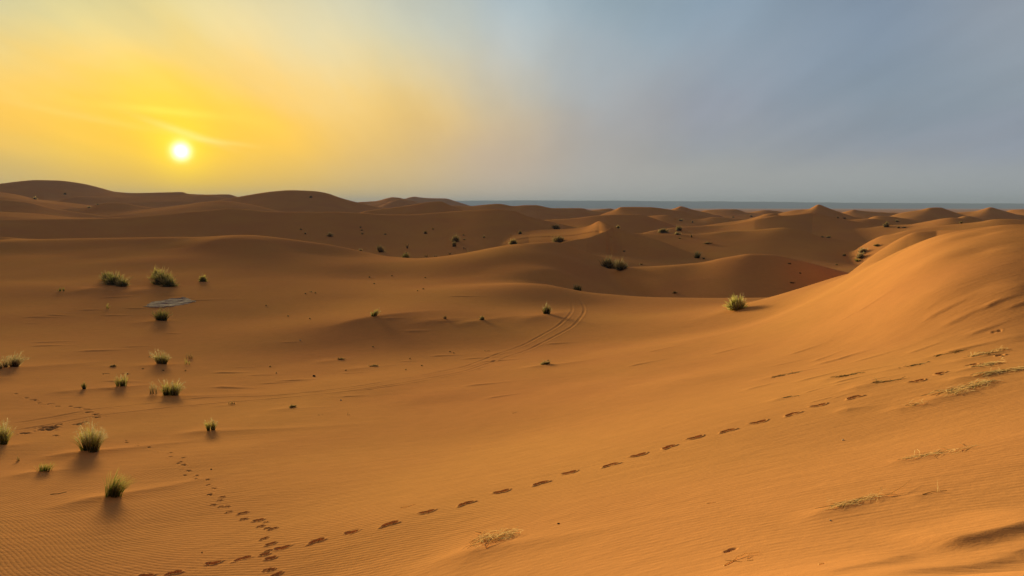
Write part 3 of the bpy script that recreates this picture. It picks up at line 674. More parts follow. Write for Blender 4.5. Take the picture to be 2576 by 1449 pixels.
def tag(o, label, cat, group=None):
    o['label'] = label; o['category'] = cat
    if group: o['group'] = group
    return o
def root_at(name, x, y, z_):
    e = bpy.data.objects.new(name, None); C.objects.link(e); e.location = (x, y, z_); e.empty_display_size = .1; return e
def strips_mesh(name, P, Wd, side, mat, parent=None, tint=None):
    """P n x K x 3 centre lines, Wd n x K widths, side n x 3 or n x K x 3"""
    n, K, _ = P.shape
    if side.ndim == 2: side = np.repeat(side[:, None], K, 1)
    A = P - side * Wd[..., None] / 2; B = P + side * Wd[..., None] / 2
    co = np.stack([A, B], 2).reshape(-1, 3)
    base = (np.arange(n)[:, None] * K + np.arange(K - 1)[None]) * 2
    q = np.stack([base, base + 1, base + 3, base + 2], -1).reshape(-1, 4)
    me = bpy.data.meshes.new(name); me.from_pydata(co.tolist(), [], q.tolist()); me.update()
    al = me.attributes.new('along', 'FLOAT', 'POINT'); al.data.foreach_set('value', np.repeat(np.tile(np.linspace(0, 1, K), n), 2).astype(np.float32))
    tn = me.attributes.new('tint', 'FLOAT', 'POINT'); tv = rng.random(n) if tint is None else tint
    tn.data.foreach_set('value', np.repeat(tv, K * 2).astype(np.float32))
    me.materials.append(MT[mat]); o = bpy.data.objects.new(name, me); C.objects.link(o)
    if parent: o.parent = parent
    return o
def unit(a): return a / (np.linalg.norm(a, axis=-1, keepdims=True) + 1e-9)

def tussock(u, v, wpx, hpx, label, mat='green', n=260, seeds=.35, lean=(0, 0), spread=.42, base=.22, name='grass_tussock', cat='grass tuft', group=None, plume='seed', dry=.12, rmin=3, K=6, rmax=5000, droop=1.0):
    x, y, _ = hit(u, v, rmin, rmax); r = math.hypot(x, y); s = math.hypot(r, 5) / FOC
    Wm, Hm = wpx * s, hpx * s; z_ = zfin(x, y)
    R = root_at(name, x, y, z_)
    tag(R, label, cat, group)
    px1 = r / 739.0
    CL = rng.uniform(-1, 1, (5, 2)); CH = rng.uniform(.72, 1.12, 5); CH[rng.integers(5)] = 1.2
    def blades(n, hk, wb, spread_k, nm, mt, thin=1.0):
        a = rng.random(n) * 2 * math.pi; q = np.sqrt(rng.random(n))
        bx = np.cos(a) * q * Wm * base; by = np.sin(a) * q * Wm * base * .8
        nc = 5; cid = rng.integers(0, nc, n); cx_ = (CL[cid, 0] * .34) * Wm; cy_ = CL[cid, 1] * .25 * Wm
        bx = bx * .62 + cx_ * .8; by = by * .62 + cy_ * .8
        bz = np.array([zfin(x + bx[i], y + by[i]) - z_ for i in range(n)]) if n <= 500 and r < 60 else np.zeros(n)
        H = Hm * hk * (1 - .38 * rng.random(n) ** 1.4) * (1 - .25 * q) * CH[cid]
        out = Wm * spread_k * .68 * (q * .9 + .12 * rng.random(n))
        jx = rng.normal(0, .05, n) * Wm; jy = rng.normal(0, .05, n) * Wm
        ex = np.cos(a) * out + jx + lean[0] * Hm + CL[cid, 0] * .14 * Wm; ey = np.sin(a) * out + jy + lean[1] * Hm
        t = np.linspace(0, 1, K)[None]
        p = np.stack([bx[:, None] + ex[:, None] * t ** 1.6, by[:, None] + ey[:, None] * t ** 1.6,
                      bz[:, None] - .02 * Hm + H[:, None] * (t - .16 * droop * t ** 3 * (q[:, None] + .2))], -1)
        b2 = a + math.pi / 2 + rng.normal(0, .6, n)
        side = np.stack([np.cos(b2), np.sin(b2), np.zeros(n)], -1)
        w = wb * (1 - .8 * t ** 1.5) * (.7 + .6 * rng.random(n))[:, None]
        return strips_mesh(nm, p, w, side, mt, R), p
    wb = max(.0055, px1 * .5)
    nb = int(n * .75)
    blades(nb, 1.0 if seeds < .05 else .86, wb, spread, 'blades', mat)
    if dry > 0: blades(max(4, int(nb * dry)), .9, wb * .9, spread * 1.2, 'dry_blades', 'tan')
    if seeds > .05:
        m = max(14, int(nb * seeds * .5))
        so, p = blades(m, 1.08, wb * .5, spread * 1.1, 'stalks', 'straw'); me_ = so.data; bpy.data.objects.remove(so); bpy.data.meshes.remove(me_)
        # plumes: short hairs along the top quarter of every stalk
        k = 9; tip = p[:, -1]; d = unit(p[:, -1] - p[:, -3])
        st = np.repeat(tip, k, 0) - np.repeat(d, k, 0) * (rng.random((m * k, 1)) * Hm * .24)
        dr = unit(np.repeat(d, k, 0) * .8 + rng.normal(0, .55, (m * k, 3)))
        ln = Hm * .10 * (.5 + rng.random((m * k, 1)))
        tt = np.linspace(0, 1, 3)[None, :, None]
        P = st[:, None] + dr[:, None] * ln[:, None] * tt
        sd = unit(np.cross(dr, rng.normal(0, 1, (m * k, 3))))
        w = np.full((m * k, 3), max(.003, px1 * .20)) * np.array([1, .8, .3])[None]
        PS = p[:, [0, 3, 5]] if p.shape[1] > 5 else p[:, [0, 2, -1]]
        sds = unit(rng.normal(0, 1, (m, 3)) * np.array([1, 1, .01])); ws = np.full((m, 3), wb * .5)
        strips_mesh('seed_stalks', np.concatenate([P, PS]), np.concatenate([w, ws]), np.concatenate([sd, sds]), plume, R)
    return R

def dome(u, v, wpx, hpx, label, mat='bush', n=420, name='desert_shrub', cat='shrub', group=None, rmin=3, rmax=5000, tips=None, lop=0.0, stems=True):
    """low round bush: twigs radiating to an uneven dome"""
    x, y, _ = hit(u, v, rmin, rmax); r = math.hypot(x, y); s = math.hypot(r, 5) / FOC
    Wm, Hm = wpx * s, hpx * s; z_ = zfin(x, y)
    R = root_at(name, x, y, z_); tag(R, label, cat, group)
    px1 = r / 739.0
    def twigs(n, lo, hi, wk, nm, mt):
        a = rng.random(n) * 2 * math.pi; el = np.arcsin(rng.random(n) ** .8)
        lump = 1 + .28 * np.sin(a * 3 + u) * np.cos(el) + .16 * np.sin(a * 7 + el * 5 + v) + .08 * rng.normal(0, 1, n)
        L_ = (lo + (hi - lo) * rng.random(n)) * lump
        d = np.stack([np.cos(a) * np.cos(el) * Wm * .5, np.sin(a) * np.cos(el) * Wm * .42, np.sin(el) * Hm], -1) * L_[:, None]
        d[:, 2] += lop * d[:, 0]; d[:, 2] = np.maximum(d[:, 2], .02 * Hm)
        t = np.linspace(0, 1, 4)[None, :, None]
        st = rng.normal(0, .10, (n, 3)) * np.array([Wm, Wm, 0])
        curl = rng.normal(0, .07, (n, 3)) * Hm
        P = st[:, None] + d[:, None] * (.08 + .92 * t) + curl[:, None] * t ** 2 - np.array([0, 0, .03 * Hm])
        sd = unit(np.cross(d, rng.normal(0, 1, (n, 3)) + np.array([0, 0, .4])))
        w = np.full((n, 4), max(.010, px1 * wk)) * np.array([.8, 1, .9, .25])[None]
        return strips_mesh(nm, P, w, sd, mt, R)
    twigs(n, .55, 1.0, .55, 'foliage', mat)
    if r < 400: twigs(int(n * .4), .85, 1.12, .35, 'dry_tips', tips or 'tan')
    if stems and r < 260: twigs(max(6, n // 30), .3, .8, .5, 'stems', 'brown')
    return R

def sparse(u, v, wpx, hpx, label, mat='brown', n=9, name='dry_sprig', cat='dry sprig', group=None, rmin=3, thick=1.0, rmax=5000, upright=.6):
    x, y, _ = hit(u, v, rmin, rmax); r = math.hypot(x, y); s = math.hypot(r, 5) / FOC
    Wm, Hm = wpx * s, hpx * s; z_ = zfin(x, y); px1 = r / 739.0
    bx = rng.uniform(-.4, .4, n) * Wm; by = rng.uniform(-.15, .15, n) * Wm
    H = Hm * rng.uniform(.45, 1, n); H[0] = Hm
    t = np.linspace(0, 1, 4)[None]
    ex = rng.normal(0, .3 * (1 - upright) + .08, n) * Hm; ey = rng.normal(0, .15, n) * Hm
    P = np.stack([bx[:, None] + ex[:, None] * t ** 1.4, by[:, None] + ey[:, None] * t, -.02 + H[:, None] * t], -1)
    side = np.stack([np.ones(n), np.zeros(n), np.zeros(n)], -1)
    w = np.full((n, 4), max(.004, px1 * .5 * thick)) * np.array([1, .9, .7, .4])[None]
    o = strips_mesh(name, P, w, side, mat); o.location = (x, y, z_); tag(o, label, cat, group); return o

def tube(bm_v, bm_f, pts_, rads, seg=6):
    pts_ = np.array(pts_, float); b = len(bm_v)
    for i, (p, q) in enumerate(zip(pts_, rads)):
        d = pts_[min(i+1, len(pts_)-1)] - pts_[max(i-1, 0)]; d = d / (np.linalg.norm(d) + 1e-9)
        a = np.cross(d, [0.1, .2, 1]); a = a / np.linalg.norm(a); c = np.cross(d, a)
        for k in range(seg):
            th = 2 * math.pi * k / seg; bm_v.append(tuple(p + (a * math.cos(th) + c * math.sin(th)) * q))
    for i in range(len(pts_) - 1):
        for k in range(seg):
            k2 = (k + 1) % seg; bm_f.append((b+i*seg+k, b+i*seg+k2, b+(i+1)*seg+k2, b+(i+1)*seg+k))
def tube_obj(name, chains, mat, parent=None, loc=(0, 0, 0)):
    V, F = [], []
    for c, rr in chains: tube(V, F, c, rr)
    me = bpy.data.meshes.new(name); me.from_pydata(V, [], F); me.update()
    me.polygons.foreach_set("use_smooth", np.ones(len(F), bool))
    al = me.attributes.new('along', 'FLOAT', 'POINT'); al.data.foreach_set('value', rng.random(len(V)).astype(np.float32) * .6 + .3)
    tn = me.attributes.new('tint', 'FLOAT', 'POINT'); tn.data.foreach_set('value', np.full(len(V), .5, np.float32))
    me.materials.append(MT[mat]); o = bpy.data.objects.new(name, me); C.objects.link(o); o.location = loc
    if parent: o.parent = parent
    return o
def px_pts(lst, lift=.01):
    out = []
    for (u, v, *k) in lst:
        x, y, _ = hit(u, v, 2.0); out.append(np.array([x, y, zfin(x, y) + lift + (k[0] if k else 0)]))
    return out
def stick(lines, label, mat='straw', name='dry_stick', cat='stick', rad_m=.006, group=None):
    """lines: list of polylines in photograph points; a third value lifts the point above the sand (m)"""
    ch = []; org = None
    for ln in lines:
        P = px_pts(ln, rad_m * .6)
        if org is None: org = P[0].copy()
        Q = []
        for a, b in zip(P[:-1], P[1:]):
            for s_ in range(3): Q.append(a + (b - a) * s_ / 3 + rng.normal(0, .004, 3) * np.array([1, 1, .5]))
        Q.append(P[-1]); Q = [q - org for q in Q]
        k = np.linspace(1, .45, len(Q)); rr = max(rad_m, np.linalg.norm(org[:2]) / 739 * .28)
        ch.append((Q, rr * k))
    o = tube_obj(name, ch, mat, None, tuple(org)); tag(o, label, cat, group); return o

def drift(u0, v0, u1, v1, label, n=60, wid=.12, hi=.06, mat='straw', name='straw_bundle', cat='straw bundle', upr=4, group=None, skew=.2, thickpx=.42, pieces=True):
    """dead stems lying in a windblown line, half buried"""
    x0, y0, _ = hit(u0, v0, 2.0); x1, y1, _ = hit(u1, v1, 2.0)
    L_ = math.hypot(x1-x0, y1-y0); ux, uy = (x1-x0)/L_, (y1-y0)/L_
    cx, cy = x0, y0; z_ = zfin(cx, cy); R = root_at(name, cx, cy, z_); tag(R, label, cat, group)
    px1 = math.hypot(cx, cy) / 739
    def put(n, hi_, wk, nm, mt, ln0=.10, ln1=.38):
        s = rng.beta(1.3, 1.6, n) * L_; w_ = wid * (1 - .5 * s / L_)
        of = rng.normal(0, .5, n) * w_
        ln = rng.uniform(ln0, ln1, n) * min(1, L_ / .8); an = rng.normal(skew, .55, n) + math.atan2(uy, ux) + (rng.random(n) < .15) * rng.uniform(-1.3, 1.3, n)
        K = 5; t = np.linspace(-.5, .5, K)[None]
        bend = rng.normal(0, .18, n)[:, None] * ln[:, None]
        X = ux * s[:, None] - uy * of[:, None] + np.cos(an)[:, None] * ln[:, None] * t - np.sin(an)[:, None] * bend * (t * 2) ** 2
        Y = uy * s[:, None] + ux * of[:, None] + np.sin(an)[:, None] * ln[:, None] * t + np.cos(an)[:, None] * bend * (t * 2) ** 2
        Zg = np.array([[zfin(cx + X[i, j], cy + Y[i, j]) for j in range(K)] for i in range(n)]) - z_
        Z = Zg + (rng.random(n) ** 1.5 * hi_)[:, None] * (1 - (2 * t) ** 2 * .7) + .004
        sd = np.stack([-np.sin(an), np.cos(an), np.full(n, .8)], -1); sd = unit(sd)
        w = np.full((n, K), max(.0035, px1 * wk)) * np.array([.6, 1, 1, .9, .4])[None]
        return strips_mesh(nm, np.stack([X, Y, Z], -1), w, sd, mt, R)
    put(int(n * .6), hi * .8, thickpx, 'straw_stems', mat)
    put(max(5, n // 4), hi * .5, thickpx, 'buried_stems', 'tan')
    if upr:
        s = rng.random(upr) * L_; H = rng.uniform(.04, .12, upr)
        P = np.stack([np.stack([ux * s + rng.normal(0, .02, upr) + k * rng.normal(0, .02, upr), uy * s + rng.normal(0, .02, upr), k / 3 * H + np.array([zfin(cx + ux * q, cy + uy * q) - z_ for q in s])], -1) for k in range(4)], 1)
        strips_mesh('upright_stems', P, np.full((upr, 4), max(.003, px1 * .3)), np.tile(np.array([[1., 0, 0]]), (upr, 1)), mat, R)
    return R

def pebble(u, v, wpx, label, mat='stone_dark', name='pebble', cat='pebble', flat=.6, group=None):
    x, y, _ = hit(u, v, 2.0); s = math.hypot(x, y) / FOC; w = max(wpx * s, .01)
    import bmesh
    bm = bmesh.new(); bmesh.ops.create_icosphere(bm, subdivisions=3, radius=.5)
    sd = random.random() * 99
    for q in bm.verts:
        k = 1 + .18 * math.sin(q.co.x * 7 + sd) + .12 * math.sin(q.co.y * 11 + sd * 2) + .1 * math.sin(q.co.z * 9 + sd)
        q.co = Vector((q.co.x * w * k, q.co.y * w * .75 * k, q.co.z * w * flat * k))
    me = bpy.data.meshes.new(name); bm.to_mesh(me); bm.free(); me.materials.append(MT[mat])
    me.polygons.foreach_set("use_smooth", np.ones(len(me.polygons), bool))
    o = bpy.data.objects.new(name, me); C.objects.link(o); o.location = (x, y, zfin(x, y) + w * flat * .22); tag(o, label, cat, group); return o

# ---- left foreground tussocks
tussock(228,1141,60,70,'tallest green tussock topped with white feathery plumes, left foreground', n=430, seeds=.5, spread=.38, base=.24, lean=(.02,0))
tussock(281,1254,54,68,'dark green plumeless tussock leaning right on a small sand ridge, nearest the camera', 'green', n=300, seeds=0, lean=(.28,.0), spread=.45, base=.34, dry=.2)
tussock(5,1118,50,54,'green tussock with pale plumes cut off by the left edge', n=300, seeds=.35, spread=.42)
tussock(114,1188,36,25,'small low green tuft between the tallest tussock and the left edge', 'green', n=90, seeds=0, lean=(.3,0), base=.3, dry=.25)
sparse(46,1160,8,12,'tiny dry sprig standing alone near the left edge', n=7, mat='brown')
tussock(533,1086,26,34,'slender green tussock at the end of the long pale sand ridge', n=150, seeds=.08, spread=.42, base=.24, dry=.1)
tussock(432,997,42,42,'bushy green tussock just above the wheel ruts with a little sparse tuft beside it', n=300, seeds=.35, spread=.36, base=.3, lean=(.12,0))
sparse(387,991,24,30,'sparse brown upright stems just left of a bushy green tussock', n=16, mat='tan', upright=.9)
tussock(307,974,24,35,'narrow brownish green tussock with wispy plumes, second along its faint ridge', n=110, seeds=.3, spread=.36, base=.28, dry=.3)
tussock(212,981,16,18,'small dark green tuft at the left end of a faint sand ridge', 'dark', n=110, seeds=0, spread=.4, dry=.05)
tussock(410,917,36,34,'round green tussock with a pale fuzzy top in the left basin', n=260, seeds=.6, spread=.42, base=.2)
sparse(477,902,18,14,'short brown twigs upright on the sand right of the fuzzy-topped tussock', n=12, mat='brown', upright=.9)
sparse(471,917,14,15,'single forked sprig in front of the short brown twigs', n=5, mat='green')
tussock(30,925,42,34,'straw coloured round tussock leaning right by the left edge', 'tan', n=220, seeds=.7, spread=.45, lean=(.15,0), base=.2, dry=.3)
tussock(-4,932,24,22,'pale straw tussock half outside the left edge', 'tan', n=110, seeds=.6, spread=.45, dry=.3)
# ---- left basin
tussock(412,807,42,33,'dark green tussock directly below the grey clay patch', 'dark', n=330, seeds=.2, spread=.40, base=.34, plume='tan', lean=(.1,0), dry=.05)
sparse(271,776,6,12,'lone thin sprig left of the grey clay patch', n=5, mat='green')
def wide_bush(items, label, name='desert_shrub', cat='shrub'):
    """several lumps of foliage belonging to one bush"""
    x, y, _ = hit(items[0][0], items[0][1]); R = root_at(name, x, y, zfin(x, y)); tag(R, label, cat)
    for (u, v, w, h, m, nn) in items:
        t_ = dome(u, v, w, h, '', m, nn, stems=False)
        for ch in list(t_.children):
            off = t_.location - R.location
            ch.parent = R; ch.location = off
        bpy.data.objects.remove(t_)
    return R
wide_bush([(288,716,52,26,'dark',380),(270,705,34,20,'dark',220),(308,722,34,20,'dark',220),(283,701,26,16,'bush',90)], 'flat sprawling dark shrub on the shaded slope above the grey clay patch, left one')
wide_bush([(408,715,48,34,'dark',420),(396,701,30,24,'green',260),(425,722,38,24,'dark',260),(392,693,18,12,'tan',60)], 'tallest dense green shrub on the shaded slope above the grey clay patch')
dome(511,708,19,15,'small round green bush to the right of the two big dark shrubs', 'green', 240)
sparse(155,734,18,9,'tiny dark wisp of grass on the left slope, farthest left of the shrubs', n=14, mat='dark')
tussock(941,799,22,23,'yellow green tuft at the start of the middle sand ridge', 'green', n=130, seeds=.2, spread=.4, lean=(.2,0), dry=.2)
tussock(1119,804,13,11,'small brownish tuft, middle one of three along the middle sand ridge', 'brown', n=50, seeds=0, dry=.2)
dome(1213,807,14,11,'small dark bushy tuft at the right end of the middle sand ridge', 'dark', 110)
tussock(1374,793,21,32,'narrow tall bright green tussock beside the curve of the wheel ruts', 'dark', n=240, seeds=.15, spread=.28, base=.32, dry=.05)
tussock(1453,734,18,24,'upright dark green tussock with pale tips just behind the near crest', 'dark', n=200, seeds=.3, spread=.25, base=.38, dry=.02, rmin=86)
dome(1853,783,46,36,'bright yellow green fuzzy tussock near the foot of the big right dune', 'fresh', 620, name='grass_tussock', cat='grass tuft', tips='seed', stems=False)
wide_bush([(1375,919,26,13,'tan',120),(1366,919,18,7,'green',70)], 'low olive grass mat at the head of a short sand tail right of the ruts', 'grass_mat', 'grass tuft')
pebble(1379,907,4,'dark stone on top of the low olive grass mat')
# ---- behind the near crest
wide_bush([(1530,677,38,26,'bush',200),(1530,676,38,29,'tan',200),(1562,680,34,22,'bush',120),(1562,678,34,27,'tan',240),(1546,677,34,22,'tan',240)], 'widest brown twin-lobed bush in the bowl behind the near crest')
tussock(1753,649,17,19,'upright dark tussock with a pale tip in the bowl, right of the twin-lobed bush', 'dark', n=170, seeds=.4, spread=.3, base=.4, dry=.02)
dome(1770,652,7,5,'tiny dark tuft just right of the upright tussock in the bowl', 'brown', 40)
dome(1292,617,22,15,'round dark bush silhouetted on the near crest at its middle', 'bush', 260, rmin=119)
dome(1406,610,33,18,'wide dark bush sitting just left of the golden pointed dune', 'bush', 330, rmin=121)
dome(1399,577,21,13,'dark round bush in the hollow behind, left above the golden pointed dune', 'bush', 240)
dome(1555,574,10,8,'small pale tuft right of the golden dune tip', 'tan', 90)
dome(1668,585,25,12,'wide dark bush of the trio right of the golden pointed dune', 'bush', 240)
dome(1708,580,16,12,'smaller dark bush of the trio, upper right of the wide one', 'bush', 180)
dome(1704,590,18,7,'flat pale tuft, lowest of the trio right of the golden pointed dune', 'tan', 120)
dome(1308,589,10,10,'small dark bush on the slope above the middle of the near crest', 'bush', 100)
dome(1146,608,20,18,'larger tan round bush of a touching pair on the dark slope', 'tan', 260)
dome(1143,620,12,13,'smaller bush directly below the large tan round one on the dark slope', 'bush', 150)
dome(957,634,20,18,'straggly tan bush leaning right on the dark slope', 'tan', 170, lop=-.5)
dome(1021,653,22,19,'cone shaped olive bush rising right behind the near crest', 'green', 260, rmin=140, tips='tan')
sparse(1022,625,12,13,'thin dark leafless sprig above the cone shaped olive bush', n=8, rmin=140)
dome(830,595,16,11,'wispy dry bush, farthest left of the bigger bushes on the dark slope', 'tan', 90, rmin=140)
dome(1070,588,10,8,'small dull brown tuft high on the dark slope above the touching pair', 'brown', 80, rmin=140)
dome(906,634,12,5,'pale tuft peeking over the left flank of the near crest', 'tan', 60, rmin=140)
sparse(1180.5,645,8,15,'thin pale stems standing right behind the near crest, left of the silhouetted bush', n=6, mat='tan', rmin=140)
for u, v, w, h, lb in [(768,589,6,5,'tiny tan tuft, lower of the two left of the wispy dry bush'),(757,578,6,4,'tiny tan tuft, upper of the two left of the wispy dry bush'),
 (907,573,5,4,'topmost speck of a row of three tufts on the dark slope'),(910,580,6,4,'middle speck of a row of three tufts on the dark slope'),(911.5,589,7,5,'lowest and largest of a row of three tufts on the dark slope'),
 (969,590,7,4,'tiny flat tuft right of the row of three on the dark slope'),(1089,577,8,4,'flat tuft highest on the dark slope, above the dull brown one'),(1218,598,7,7,'small pale tuft on the dark slope between the touching pair and the silhouetted bush'),
 (1166,592,6,4,'tiny tuft just right of the large tan round bush'),(1168,603,7,4,'tiny tuft just right of the smaller bush of the touching pair')]:
    dome(u, v, w, h, lb, 'tan', 34, group='tiny tufts on the dark slope', rmin=140, stems=False)
for u, v, lb in [(1131,640,'dark twigs at the foot of the dark slope, left of the pale stems'),(1072,646,'leftmost dark twigs at the foot of the dark slope, right of the cone shaped bush'),(1168.5,627,'upper dark twigs at the foot of the dark slope, above the pale stems'),(1096,648,'lowest dark twigs at the foot of the dark slope, touching the near crest')]:
    sparse(u, v, 8, 7, lb, n=7, group='twigs at the foot of the dark slope', rmin=140)
# far specks
dome(87.5,501,9,7,'small tan bush on a far pale dune near the left edge', 'tan', 60)
dome(163,489,7,5,'faint bush high on the far left hill', 'bush', 40)
dome(224,523,10,4,'pale low tuft in the far left valley', 'tan', 40)
dome(246,515,7,3,'smaller pale tuft behind the one in the far left valley', 'tan', 30)
dome(782,497,9,6,'lone dark bush near the top of the broad central hill', 'brown', 50)
dome(2230,571,13,11,'round dark bush with pale rim, alone in the far right valley', 'bush', 200)
dome(2260,574,8,5,'small dark tuft right of the round pale rimmed bush', 'brown', 50)
dome(2275,573,12,3,'flat dark tuft, second right of the round pale rimmed bush', 'brown', 50)
dome(2257,558,10,5,'pale fuzzy tuft above the round pale rimmed bush', 'tan', 50)
dome(2206,619,13,6,'dark flat bush on the crest edge left of the lit right-hand ridge', 'dark', 120)
dome(2124,644,9,6,'dark blob-like bush left of the two pale bushes', 'brown', 80)
dome(2105,667,8,3,'tiny tuft below and left of the two pale bushes', 'brown', 40)
dome(2171,636,22,12,'pale fluffy bush, upper of two stacked at the foot of the lit ridge', 'tan', 200, tips='seed')
dome(2166,650,19,14,'pale fluffy bush, lower of two stacked at the foot of the lit ridge', 'tan', 220, tips='seed')
tussock(2159,658,17,9,'yellow green tuft just below the pale stacked bushes', 'fresh', n=90, seeds=0, dry=.1)
dome(2084,598,13,5,'low brown tuft on the crest of the far right rise, right one', 'tan', 60)
dome(2069,597,10,4,'low brown tuft on the crest of the far right rise, left one', 'tan', 40)
for u, v, w, h, lb in [(1713,556,12,6,'pale distant bush far above the trio of bushes'),(1742,560,5,5,'dark distant speck right of the pale distant bush above the trio'),(1890,545,8,5,'dark distant speck left of the far lit dune flank'),(1845,547,7,3,'faint distant speck farthest back, left of the far lit dune flank'),
 (2124,550,9,4,'wider of two distant specks right of the tall pointed far dune'),(2108,549,4,4,'smaller of two distant specks right of the tall pointed far dune'),(2418,562,7,5,'distant speck nearest the right edge, above the big right dune'),(1739.5,597,4,7,'thin upright speck below the trio of bushes'),(1710,600,6,3,'flat speck below the trio of bushes')]:
    dome(u, v, w, h, lb, 'bush' if w < 10 else 'tan', 40, group='distant specks among the right dunes', stems=False)
dome(1781,613,20,5,'flat brown scrub on the slope behind the bowl', 'brown', 90)
for u, v, w, lb in [(1613,666,10,'dark flat clump right of the widest twin-lobed bush'),(1570,633,8,'pale clump on the flank above the widest twin-lobed bush'),(1986,664,9,'upper clump on the right hump of the bowl'),(2013,688,6,'middle smallest clump on the right hump of the bowl'),(1992,712,16,'widest lowest clump on the right hump of the bowl')]:
    dome(u, v, w, 3.5, lb, 'brown', 40, group='debris clumps in the bowl', stems=False)
dome(1698,738,12,6,'small dark debris clump on the floor of the bowl', 'brown', 70)
for x_, y_ in [(1115,957),(1325,945),(1160,1017),(1620,1067),(1565,1085),(610,1103),(572,1095),(518,1110),(150,1222),(355,1320),(1637,962),(560,1345)]:
    dome(628.9+x_*.2691, 440.2+y_*.2691, 5, 3, 'tiny dark debris speck on the smooth sand of the middle basin', 'brown', 24, group='debris specks in the middle basin', stems=False)
for x_, y_ in [(187,506),(245,568),(1147,320),(895,546),(1870,368),(1905,380),(1607,498),(1457,537),(1495,434)]:
    dome(628.9+x_*.2691, 786.2+y_*.2691, 5, 3, 'tiny dark debris speck on the sand above the wheel ruts', 'brown', 22, group='debris specks above the ruts', stems=False)
for x_, y_ in [(965,691),(1190,690),(1332,645),(1527,661),(1733,661),(2525,622),(1400,533)]:
    dome(x_*.2691, 754.7+y_*.2691, 5, 2.5, 'tiny dark debris speck on the left basin floor', 'brown', 18, group='debris specks in the left basin', stems=False)
dome(285,922.5,16,5,'dark half-buried hummock of grass left of the fuzzy-topped tussock', 'brown', 80)
dome(736,1026,20,7,'low olive tuft lying alone below the wheel ruts', 'bush', 120)
pebble(790,947,6,'dark stone on a small sand mound above the wheel ruts', flat=.8)
dome(856,905,20,5,'flat brown sand-covered clump above the ruts, left of the two', 'brown', 60)
dome(941,922,26,5,'flat brown sand-covered clump above the ruts, right of the two', 'brown', 60)
sparse(1226,883,18,4,'low dark scrap of stems beside the ruts where they fan out', n=9, mat='brown', upright=.1)
sparse(806,1044,16,3,'flat dark scrap of stems below the ruts', n=8, mat='brown', upright=.1)
sparse(877,1044,6,10,'single short upright twig on open sand below the ruts', n=2, mat='brown', upright=1)
sparse(584,1017,20,8,'dry twig scrap lying on the right part of the lower rut', n=12, mat='brown', upright=.3)
pebble(755.4,856,4,'white pebble in the middle basin','stone_pale'); pebble(857.6,1007,5,'white pebble just below the wheel ruts','stone_pale')
pebble(2121,1108,6,'white pebble on the right slope above the long trail end','stone_pale'); pebble(2089,1312,6,'pale pebble below the twiggy bundle on the right','stone_pale')
pebble(1405,1319,6,'black pebble right of the dead straw clump','stone_dark'); pebble(531.5,1181,4,'black pebble beside the animal tracks','stone_dark'); pebble(508,1390,4,'black pebble left of where the two trails meet','stone_dark')
# ---- dead stems
def dead_clump():
    x, y, _ = hit(1236, 1372, 2); R = drift(1196, 1372, 1300, 1352, 'tangled dead straw clump half buried in the centre foreground', n=230, wid=.30, hi=.13, upr=10, skew=.35)
    P = px_pts([(1222,1365),(1226,1385)])
    z_ = R.location
    ch = []
    for a, b, c in [((1218,1352,.05),(1216,1378,.03),(1222,1392,0)),((1216,1376,.04),(1236,1370,.05),(1262,1362,.02)),((1222,1392,.0),(1240,1378,.05),(1290,1356,.02)),((1196,1345,.03),(1210,1356,.06),(1218,1352,.05))]:
        Q = px_pts([a, b, c], .01); Q = [q - np.array(z_) for q in Q]; m = [Q[0], (Q[0]+Q[1])/2 + rng.normal(0,.008,3), Q[1], (Q[1]+Q[2])/2 + rng.normal(0,.008,3), Q[2]]
        ch.append((m, [.007,.007,.006,.005,.004]))
    o = tube_obj('woody_stems', ch, 'straw', R)
dead_clump()
drift(2440,900,2576-40,876,'dry straw bundle with a dark hollow under it, uppermost of the right-edge bundles', n=110, wid=.22, hi=.08, upr=8)
drift(2445,926,2530,910,'short dry straw bundle between the two topmost prints at right', n=80, wid=.18, hi=.05, upr=5)
drift(2450,950,2590,926,'long straw ridge of dead stems running out of the right edge', n=170, wid=.16, hi=.06, upr=8)
drift(2372,998,2500,958,'largest pale dead-grass bundle on the right slope', n=260, wid=.30, hi=.08, upr=12)
drift(2280,1024,2345,1017,'small dry wisp below the largest pale bundle', n=22, wid=.08, hi=.04, upr=5)
drift(2104,952,2172,938,'half-buried dry stems left of the topmost prints', n=34, wid=.12, hi=.035, mat='tan', upr=2)
drift(1938,952,2015,936,'sand-covered stems farthest left of the buried streaks', n=22, wid=.10, hi=.03, mat='tan', upr=2)
drift(2200,966,2280,953,'buried stems with a short upright twig beside the upper prints', n=30, wid=.12, hi=.035, mat='tan', upr=4)
drift(2262,928,2352,908,'thin buried streak of stems above the upper prints', n=22, wid=.10, hi=.03, mat='tan', upr=0)
drift(2348,899,2430,880,'topmost thin buried streak on the right slope', n=18, wid=.08, hi=.03, mat='brown', upr=0)
drift(1972,1002,2012,996,'faint curl of stems just above the long footprint trail', n=14, wid=.06, hi=.02, mat='tan', upr=0)
drift(2280,1157,2440,1126,'sparse scatter of thin pale stems in the middle of the right slope', n=46, wid=.16, hi=.035, upr=3)
drift(2084,1286,2215,1250,'twiggy bundle with a long stick rising from its right end', n=120, wid=.12, hi=.05, upr=9)
stick([[(2205,1251),(2232,1250,.02),(2262,1247,.0)],[(2232,1250,.01),(2258,1242,.04),(2293,1217,.05)],[(2205,1240,.02),(2216,1238,.05),(2220,1246,.02)]],'pale forked stick pointing up right beyond the twiggy bundle', rad_m=.004)
stick([[(2320,1247),(2345,1240,.01),(2382,1234)]],'dark straight twig lying flat right of the forked stick', 'brown', rad_m=.004)
sparse(2352,1238,30,28,'two thin upright pale stems behind the dark straight twig', n=3, mat='straw', upright=1, thick=.7)
